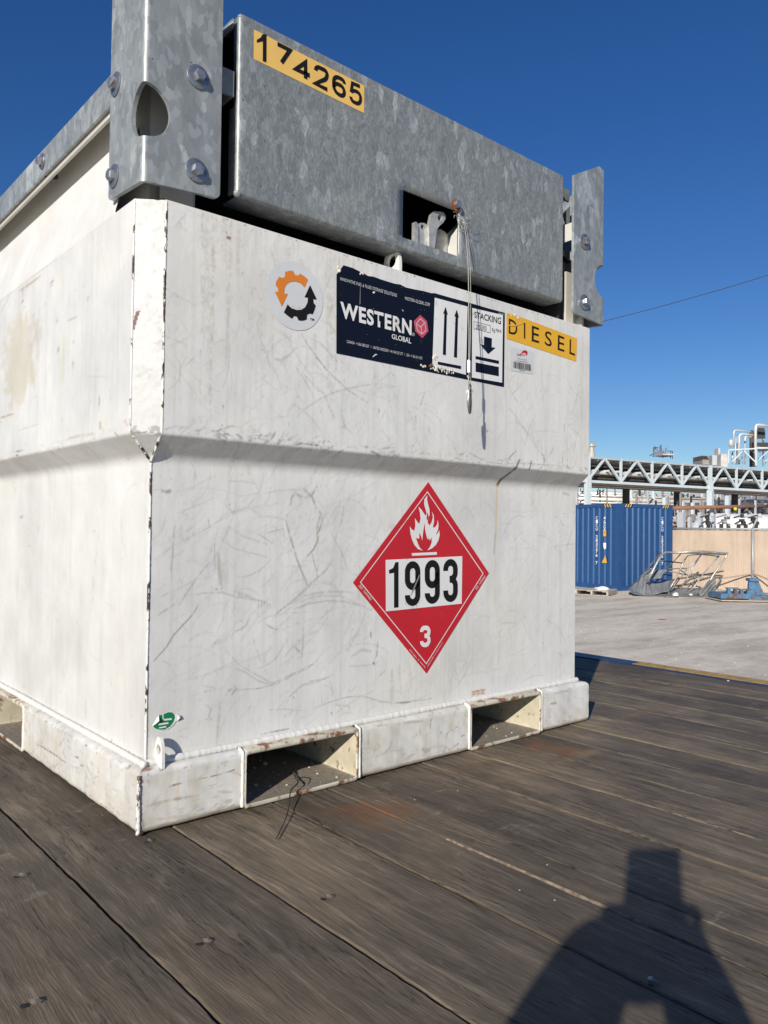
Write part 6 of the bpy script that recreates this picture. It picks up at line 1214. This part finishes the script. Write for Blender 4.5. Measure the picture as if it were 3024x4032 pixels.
# --- lower pipe racks beyond
def prack(name, label, org_u0, Z0_, org_u1, Z1_, zmin, zmax, seed, n_pipe, n_post):
    A0, B0 = G(org_u0, Z0_), G(org_u1, Z1_); d = (B0-A0); L_ = d.length; d = d/L_; nn_ = Vector((-d.y, d.x, 0)); rk = empty(name, A0, label, 'pipe rack'); r = random.Random(seed)
    for k_ in range(n_pipe):
        z_ = zmin+(zmax-zmin)*(k_+.3*r.random())/n_pipe; a0 = r.uniform(0, .3)*L_ if r.random() < .4 else 0; a1 = L_ if r.random() < .7 else r.uniform(.6, 1)*L_; r_ = r.choice([.08,.1,.14,.18,.25])*(1.6 if Z0_ > 100 else 1); off = nn_*r.uniform(0, 6)
        MB().tube([A0+d*a0+off+Zv(z_), A0+d*a1+off+Zv(z_)], r_, 8).build('pipe', r.choice([M_BP, M_BP2, M_BP, M_CLAD, M_RP, M_DP, M_BP2]), rk, smooth=True)
    for k_ in range(n_post):
        q = A0+d*L_*(k_+r.random()*.5)/n_post+nn_*r.uniform(-.3, 5); MB().bar(Vector((q.x, q.y, GZ)), Vector((q.x, q.y, r.uniform(zmin+1, zmax+.4))), r.choice([.12,.2,.3])).build('post', r.choice([M_GP, M_DP, M_BP, M_TR]), rk)
    bm_ = [MB() for _ in range(4)]
    for k_ in range(330):
        q = A0+d*r.uniform(0, L_)+nn_*r.uniform(-.5, 5)+Zv(r.uniform(zmin-.8, zmax)); m_ = r.randrange(4)
        t_ = r.random()
        if t_ < .4: bm_[m_].obox(q, d*r.uniform(.08,.35), nn_*.15, Zv(r.uniform(.08,.35)))
        elif t_ < .75: bm_[m_].bar(q, q+Zv(r.uniform(.4,1.6)), r.uniform(.06,.16))
        else: bm_[m_].bar(q, q+d*r.uniform(-1.6,1.6)+Zv(r.uniform(.3,1.4)), .1)
    for k_, mt in enumerate((M_DP, M_BP, M_BP2, M_DP)):
        bm_[k_].build('fittings', mt, rk)['kind'] = 'stuff'
    return rk
prack('low_pipe_rack', 'low rack of weathered pipes and fittings seen below the truss bridge', 2180, 88, 3120, 98, 1.0, 6.3, 3, 38, 46)
rack_near = prack('low_pipe_rack', 'nearer low pipe rack with rust brown pipe just above the tan fence', 2560, 50, 3150, 55, .7, 3.1, 6, 12, 24)
prack('low_pipe_rack', 'farthest pale pipe rack glimpsed behind the blue container', 2150, 120, 3100, 130, 1.5, 8.4, 12, 40, 40)
# rust brown header pipe + yellow valve
p0_, p1_ = atZ(2640, 2001, 50), atZ(3100, 1991, 56); o = MB().tube([p0_, p1_], .13, 10).build('header_pipe', M_RP, smooth=True); tag(o, 'long rust brown header pipe running just above the white tank', 'pipe')
p = atZ(vg(1090,365)[0], vg(1090,365)[1], 49); o = MB().lathe(p, -FH, [(.03,0),(.10,.05),(.11,.12),(.08,.2)], 14).build('hand_wheel', plain('bright yellow paint', (.75,.62,.02), .5), smooth=True); o.parent = rack_near; o.matrix_parent_inverse = Matrix.Translation(-rack_near.location)
# --- process structure at right with big silver pipes
W = zm(2624, 1650, 400/1659); ZP = 105
def wp_(a, c, Z=ZP): return atZ(*W(a, c), Z)
pt = empty('process_tower', G(2960, ZP), 'process tower with silver bent pipes and pale steel frame above the bridge at right', 'process tower')
for pts, px_, mt, dz in (([(1455,780),(1455,130),(1470,100),(1500,93),(1720,118)],46,M_CLAD,0), ([(1100,470),(1102,215),(1112,190),(1135,180),(1380,210)],24,M_CLAD,2), ([(1185,740),(1188,290),(1200,258),(1230,245),(1410,262)],38,M_CLAD,1), ([(1283,740),(1285,310),(1295,285),(1320,275),(1400,300)],32,M_CLAD,3), ([(1480,290),(1560,296),(1580,310),(1583,770)],34,M_CLAD,4), ([(1130,300),(1130,740)],16,M_CLAD,2), ([(1152,290),(1152,740)],14,M_BP2,3), ([(1080,540),(1080,740)],22,M_CLAD,4)):
    MB().tube([wp_(a, c, ZP+dz) for a, c in pts], px_*.5*.2411/FOC*ZP, 12).build('bent_pipe', mt, pt, smooth=True)
k2 = .2411/FOC*ZP
MB().lathe(wp_(1393, 780, ZP+5), (0,0,1), [(36*k2,0),(36*k2,600*k2),(20*k2,625*k2)], 14).build('column_vessel', plain('dark brown vessel', (.09,.065,.05), .7), pt, smooth=True)
MB().lathe(wp_(1052, 440, ZP+1), (0,0,1), [(6*k2,-20*k2),(36*k2,0),(38*k2,80*k2),(26*k2,108*k2),(3*k2,116*k2)], 16).build('drum', M_CLAD, pt, smooth=True)
for a, b_, wd_ in (((1022,720),(1022,515),22),((1035,505),(1470,482),20),((1468,760),(1468,462),26),((1240,525),(1075,700),18),((1262,525),(1450,700),20),((1010,500),(1660,480),10),((1122,720),(1122,530),10),((1660,520),(1500,670),12),((1590,700),(1700,640),10),((1660,470),(1470,465),18)):
    MB().bar(wp_(*a, ZP-2), wp_(*b_, ZP-2), wd_*k2).build('frame_member', M_TR, pt)
for c_, a0, a1 in ((215,1490,1600),(250,1480,1610),(455,1370,1660)): MB().bar(wp_(a0, c_, ZP+2), wp_(a1, c_, ZP+2), 12*k2, 1.2).build('platform', M_DP, pt)
rr9 = random.Random(5); b = MB()
for k_ in range(34):
    a = rr9.uniform(1010,1640); c_ = rr9.uniform(520,730); b.bar(wp_(a, c_, ZP+rr9.uniform(2,8)), wp_(a+rr9.gauss(0,14), c_-rr9.uniform(10,60), ZP+rr9.uniform(2,8)), rr9.uniform(3,9)*k2)
for k_ in range(16):
    a = rr9.uniform(1490,1610); b.bar(wp_(a, 250, ZP+2), wp_(a, rr9.uniform(150,215), ZP+2), 3*k2)
b.build('rigging', M_RP, pt)
# small roof boxes and chimney
for k_, (a0, c0, a1, c1, lb, mt) in enumerate(((510,622,612,700,'low grey vent housing on the plant skyline, left of the three', M_BP), (665,610,742,710,'middle grey square housing on the plant skyline', M_GP), (805,590,912,740,'beige housing with a short stack on the plant skyline', M_BP2))):
    Zk = 130; kk = .2411/FOC*Zk; c = wp_((a0+a1)/2, (c0+c1)/2+30, Zk); o = MB().obox(c, RH*(a1-a0)/2*kk, FH*2, Zv(((c1-c0)/2+30)*kk)); 
    if k_ == 2: o.obox(wp_(828, 540, Zk), RH*15*kk, FH*.8, Zv(55*kk))
    if k_ == 0: o.obox(wp_(560, 618, Zk-1), RH*54*kk, FH*2.1, Zv(6*kk))
    o = o.build('roof_housing', mt); tag(o, lb, 'plant housing', 'plant housings on the skyline')
# distant tower tops
T4 = zm(2250, 1650, 400/1659); Zt = 140; k4 = .2411/FOC*Zt
def tp(a, c, Z=Zt): return atZ(*T4(a, c), Z)
t1 = empty('distillation_tower', G(2326, Zt), 'cream tower top with stacked platforms just right of the fuel tank', 'tower')
MB().lathe(tp(330, 700), (0,0,1), [(52*k4,0),(52*k4,150*k4),(34*k4,160*k4),(34*k4,245*k4),(60*k4,250*k4),(60*k4,262*k4),(26*k4,266*k4),(22*k4,300*k4)], 14).build('vessel', plain('cream vessel paint', (.52,.47,.40), .6), t1, ang=40)
b = MB(); r10 = random.Random(3)
for k_ in range(40): a = r10.uniform(275,395); c_ = r10.uniform(380,540); b.bar(tp(a, c_), tp(a+r10.gauss(0,12), c_-r10.uniform(10,50)), r10.uniform(3,8)*k4)
b.build('platform_rails', M_BP, t1)
t2 = empty('derrick_tower', G(2605, Zt), 'rusty skeletal tower top with rails behind the middle of the bridge', 'tower')
b = MB()
for k_ in range(95): a = r10.triangular(1290,1600,1450); c_ = r10.uniform(480,640); b.bar(tp(a, c_), tp(a+r10.gauss(0,25), c_-r10.uniform(5,45)), r10.uniform(3,9)*k4)
b.build('steelwork', plain('rusty brown steelwork', (.16,.11,.085), .8, 0, .4, .5), t2)
b = MB()
for p_, q_ in (((1345,620),(1345,455)),((1345,458),(1420,462)),((1460,420),(1460,600)),((1440,470),(1470,425)),((1560,520),(1650,525)),((1650,525),(1650,650)),((1620,520),(1620,640)),((1280,600),(1345,560)),((1420,605),(1640,612))): b.bar(tp(*p_), tp(*q_), 9*k4)
b.build('rail_frame', M_DP, t2); MB().obox(tp(1520, 595), RH*90*k4, FH*2, Zv(9*k4)).build('platform', M_BP2, t2)
# --- overhead wire across the sky
wA, wB = atZ(2300, 1283, 30), atZ(3300, 995, 24); pts = [wA.lerp(wB, t_)-Vector((0,0,.35*4*t_*(1-t_)*.3)) for t_ in np.linspace(0, 1, 20)]
wA2 = wA+(wA-wB)*.8; o = MB().tube([wA2]+pts+[wB+(wB-wA)*.6], .012, 6).build('overhead_cable', plain('black cable', (.05,.05,.055), .6), smooth=True); tag(o, 'thin dark cable crossing the blue sky right of the fuel tank', 'cable')
# ------------------------------------------------------------------ PERSON taking the picture (behind the camera; casts the shadow on the planks)
LAT = Vector((math.cos(R_(SUN_AZ)), -math.sin(R_(SUN_AZ)), 0)); SH = Vector((math.sin(R_(SUN_AZ)), math.cos(R_(SUN_AZ)), 0)); SV = SH.copy()
def sil(lat, z, back=.0): 
    """point whose shadow falls with lateral offset lat at equivalent height z in the plane through the camera; moved 'back' towards the sun"""
    return Vector((CAM.x, CAM.y, 0))+LAT*lat - SH*back + Vector((0, 0, z + back*math.tan(R_(SUN_EL))))
phone = None
pc_ = CAM-FW*.012; ph_c = Vector((pc_.x, pc_.y, 0))-Vector((FH.x,FH.y,0))*.0
ph_up = UP.copy(); ph_r = RT.copy(); 
ctr = CAM-FW*.012 + ph_r*(-.004) - ph_up*.060
ctr += ph_up*.010
o = MB().obox(ctr, ph_r*.0375, FW*.004, ph_up*.080).build('phone', plain('black phone glass', (.02,.02,.022), .2), bevel=.003); tag(o, 'black phone held up in portrait by the person taking the picture', 'phone')
per = empty('person', Vector((CAM.x, CAM.y, GZ))-FH*.62, 'person in dark jacket and jeans holding up a phone with both hands', 'person')
def skin(name, verts, edges, radii, mat, parent, sub=2):
    me = bpy.data.meshes.new(name); off = parent.location; me.from_pydata([tuple(Vector(v)-off) for v in verts], edges, []); me.update()
    o = bpy.data.objects.new(name, me); link(o); o.parent = parent; sk = o.modifiers.new('skin', 'SKIN'); sk.use_smooth_shade = True
    for v, r_ in zip(me.skin_vertices[0].data, radii): v.radius = (r_, r_) if not isinstance(r_, tuple) else r_
    me.skin_vertices[0].data[0].use_root = True; ss = o.modifiers.new('sub', 'SUBSURF'); ss.levels = sub; ss.render_levels = sub; me.materials.append(mat); return o
pb_ = Vector((CAM.x, CAM.y, 0))-FH*.55; X_ = RH; Yb = FH; Pp = lambda x, f, z: pb_+X_*x+Yb*f+Zv(GZ+z)
HP, CHs, NK = Pp(0,-.05,.93), Pp(0,-.02,1.28), Pp(0,.0,1.47)
shL, shR = Pp(-.20,.0,1.42), Pp(.20,.0,1.42); hdL, hdR = sil(-.030, .400, .02), sil(.018, .400, .02)
faL, faR = sil(-.067, .330, .10), sil(.048, .325, .10); elL, elR = sil(-.150, .10, .26), sil(.130, .10, .26)
V_ = [HP, Pp(0,-.04,1.10), CHs, NK, shL, elL, shR, elR, Pp(-.10,-.05,.88), Pp(-.11,-.02,.50), Pp(-.12,-.05,.09), Pp(.10,-.05,.88), Pp(.11,-.02,.50), Pp(.12,-.05,.09), hdL+UP*.0, hdR, Pp(0,.02,1.53), Pp(-.12,.12,.05), Pp(.12,.12,.05)]
E_d = [(0,1),(1,2),(2,3),(2,4),(4,5),(2,6),(6,7),(0,8),(8,9),(9,10),(0,11),(11,12),(12,13),(5,14),(7,15),(3,16),(10,17),(13,18)]
Rr = [.13,.125,.14,.065,.075,.040,.075,.036,.095,.065,.05,.095,.065,.05,.022,.022,.055,.045,.045]
M_SKIN = plain('skin', (.45,.27,.19), .55); M_JACK = plain('dark jacket cloth', (.03,.035,.05), .85); M_JEAN = plain('blue jeans', (.05,.08,.15), .85); M_HAIR = plain('dark hair', (.03,.02,.015), .7)
body = skin('body', V_, E_d, Rr, M_SKIN, per)
skin('jacket', [HP+Zv(-.03), Pp(0,-.04,1.10), CHs, Pp(0,0,1.43), shL, elL, faL, faL.lerp(hdL,.8), shR, elR, faR, faR.lerp(hdR,.8)], [(0,1),(1,2),(2,3),(2,4),(4,5),(5,6),(6,7),(2,8),(8,9),(9,10),(10,11)], [.155,.15,.165,.10,.092,.062,.047,.034,.092,.056,.041,.032], M_JACK, per)
skin('jeans', [HP+Zv(.02), Pp(-.10,-.05,.85), Pp(-.11,-.02,.50), Pp(-.12,-.05,.10), Pp(.10,-.05,.85), Pp(.11,-.02,.50), Pp(.12,-.05,.10)], [(0,1),(1,2),(2,3),(0,4),(4,5),(5,6)], [.14,.112,.082,.068,.112,.082,.068], M_JEAN, per)
for sx in (-.12, .12): skin('shoe', [Pp(sx,-.09,.05), Pp(sx,.05,.05), Pp(sx,.16,.04)], [(0,1),(1,2)], [.05,.052,.042], M_HAIR, per)
hc_ = Pp(0,.05,1.64); bm = bmesh.new(); bmesh.ops.create_uvsphere(bm, u_segments=28, v_segments=20, radius=1)
for v in bm.verts:
    x, y, z = v.co; w_ = 1-.22*max(0, -z); q = X_*(x*.076*w_)+Yb*(y*.096*(1-.1*max(0,-z)))+Zv(z*.118)
    if y > .75 and abs(x) < .25 and -.35 < z < .1: q += Yb*.018*(1-abs(x)/.25)
    v.co = hc_+q
obj('head', bm, M_SKIN, per, smooth=True)
for sx in (-1, 1):
    MB().lathe(hc_+X_*sx*.030+Yb*.084+Zv(.005), Yb, [(.013,0),(.012,.006),(.004,.011)], 12).build('eye', plain('eye white', (.7,.7,.7), .3), per, smooth=True)
    MB().lathe(hc_+X_*sx*.072+Zv(-.005), X_*sx, [(.022,0),(.026,.008),(.015,.012)], 12).build('ear', M_SKIN, per, smooth=True)
MB().tube([hc_+Yb*.090+X_*x+Zv(-.055-abs(x)*.1) for x in (-.024,-.012,0,.012,.024)], .005, 6).build('mouth', plain('lips', (.35,.12,.1), .5), per, smooth=True)
bm = bmesh.new(); bmesh.ops.create_uvsphere(bm, u_segments=28, v_segments=20, radius=1)
for v in list(bm.verts):
    x, y, z = v.co; v.co = hc_+X_*(x*.084)+Yb*(y*.102-.008)+Zv(z*.126+.006)
bmesh.ops.delete(bm, geom=[v for v in bm.verts if (v.co-hc_).dot(Yb) > .02 and (v.co-hc_).z < .065 or (v.co-hc_).z < -.06], context='VERTS'); obj('hair', bm, M_HAIR, per, smooth=True)
# hands: palm + five bent fingers closed on the phone's sides
for sx, hd in ((-1, hdL), (1, hdR)):
    edge_ = ctr+ph_r*sx*.0385; palm = edge_+ph_r*sx*.006-ph_up*.036-FW*.014
    vs_ = [hd, palm, palm+ph_up*.03+ph_r*sx*-.002]; skin('hand', vs_, [(0,1),(1,2)], [.030,.030,.022], M_SKIN, per)
    for k_ in range(4):
        b0 = palm+ph_up*(.030-.020*k_)+FW*.006+ph_r*sx*.006; skin('finger', [b0, b0+FW*.022+ph_r*sx*.004, b0+FW*.026-ph_r*sx*(.018+.002*(k_%2)), b0+FW*.024-ph_r*sx*(.026-.003*k_)], [(0,1),(1,2),(2,3)], [.0092,.0088,.0082,.0074], M_SKIN, per, 1)
    th = palm+ph_up*-.005-FW*.014; skin('finger', [th, th+ph_up*.022-ph_r*sx*.014-FW*.006, th+ph_up*.040-ph_r*sx*.028-FW*.002], [(0,1),(1,2)], [.012,.0105,.009], M_SKIN, per, 1)
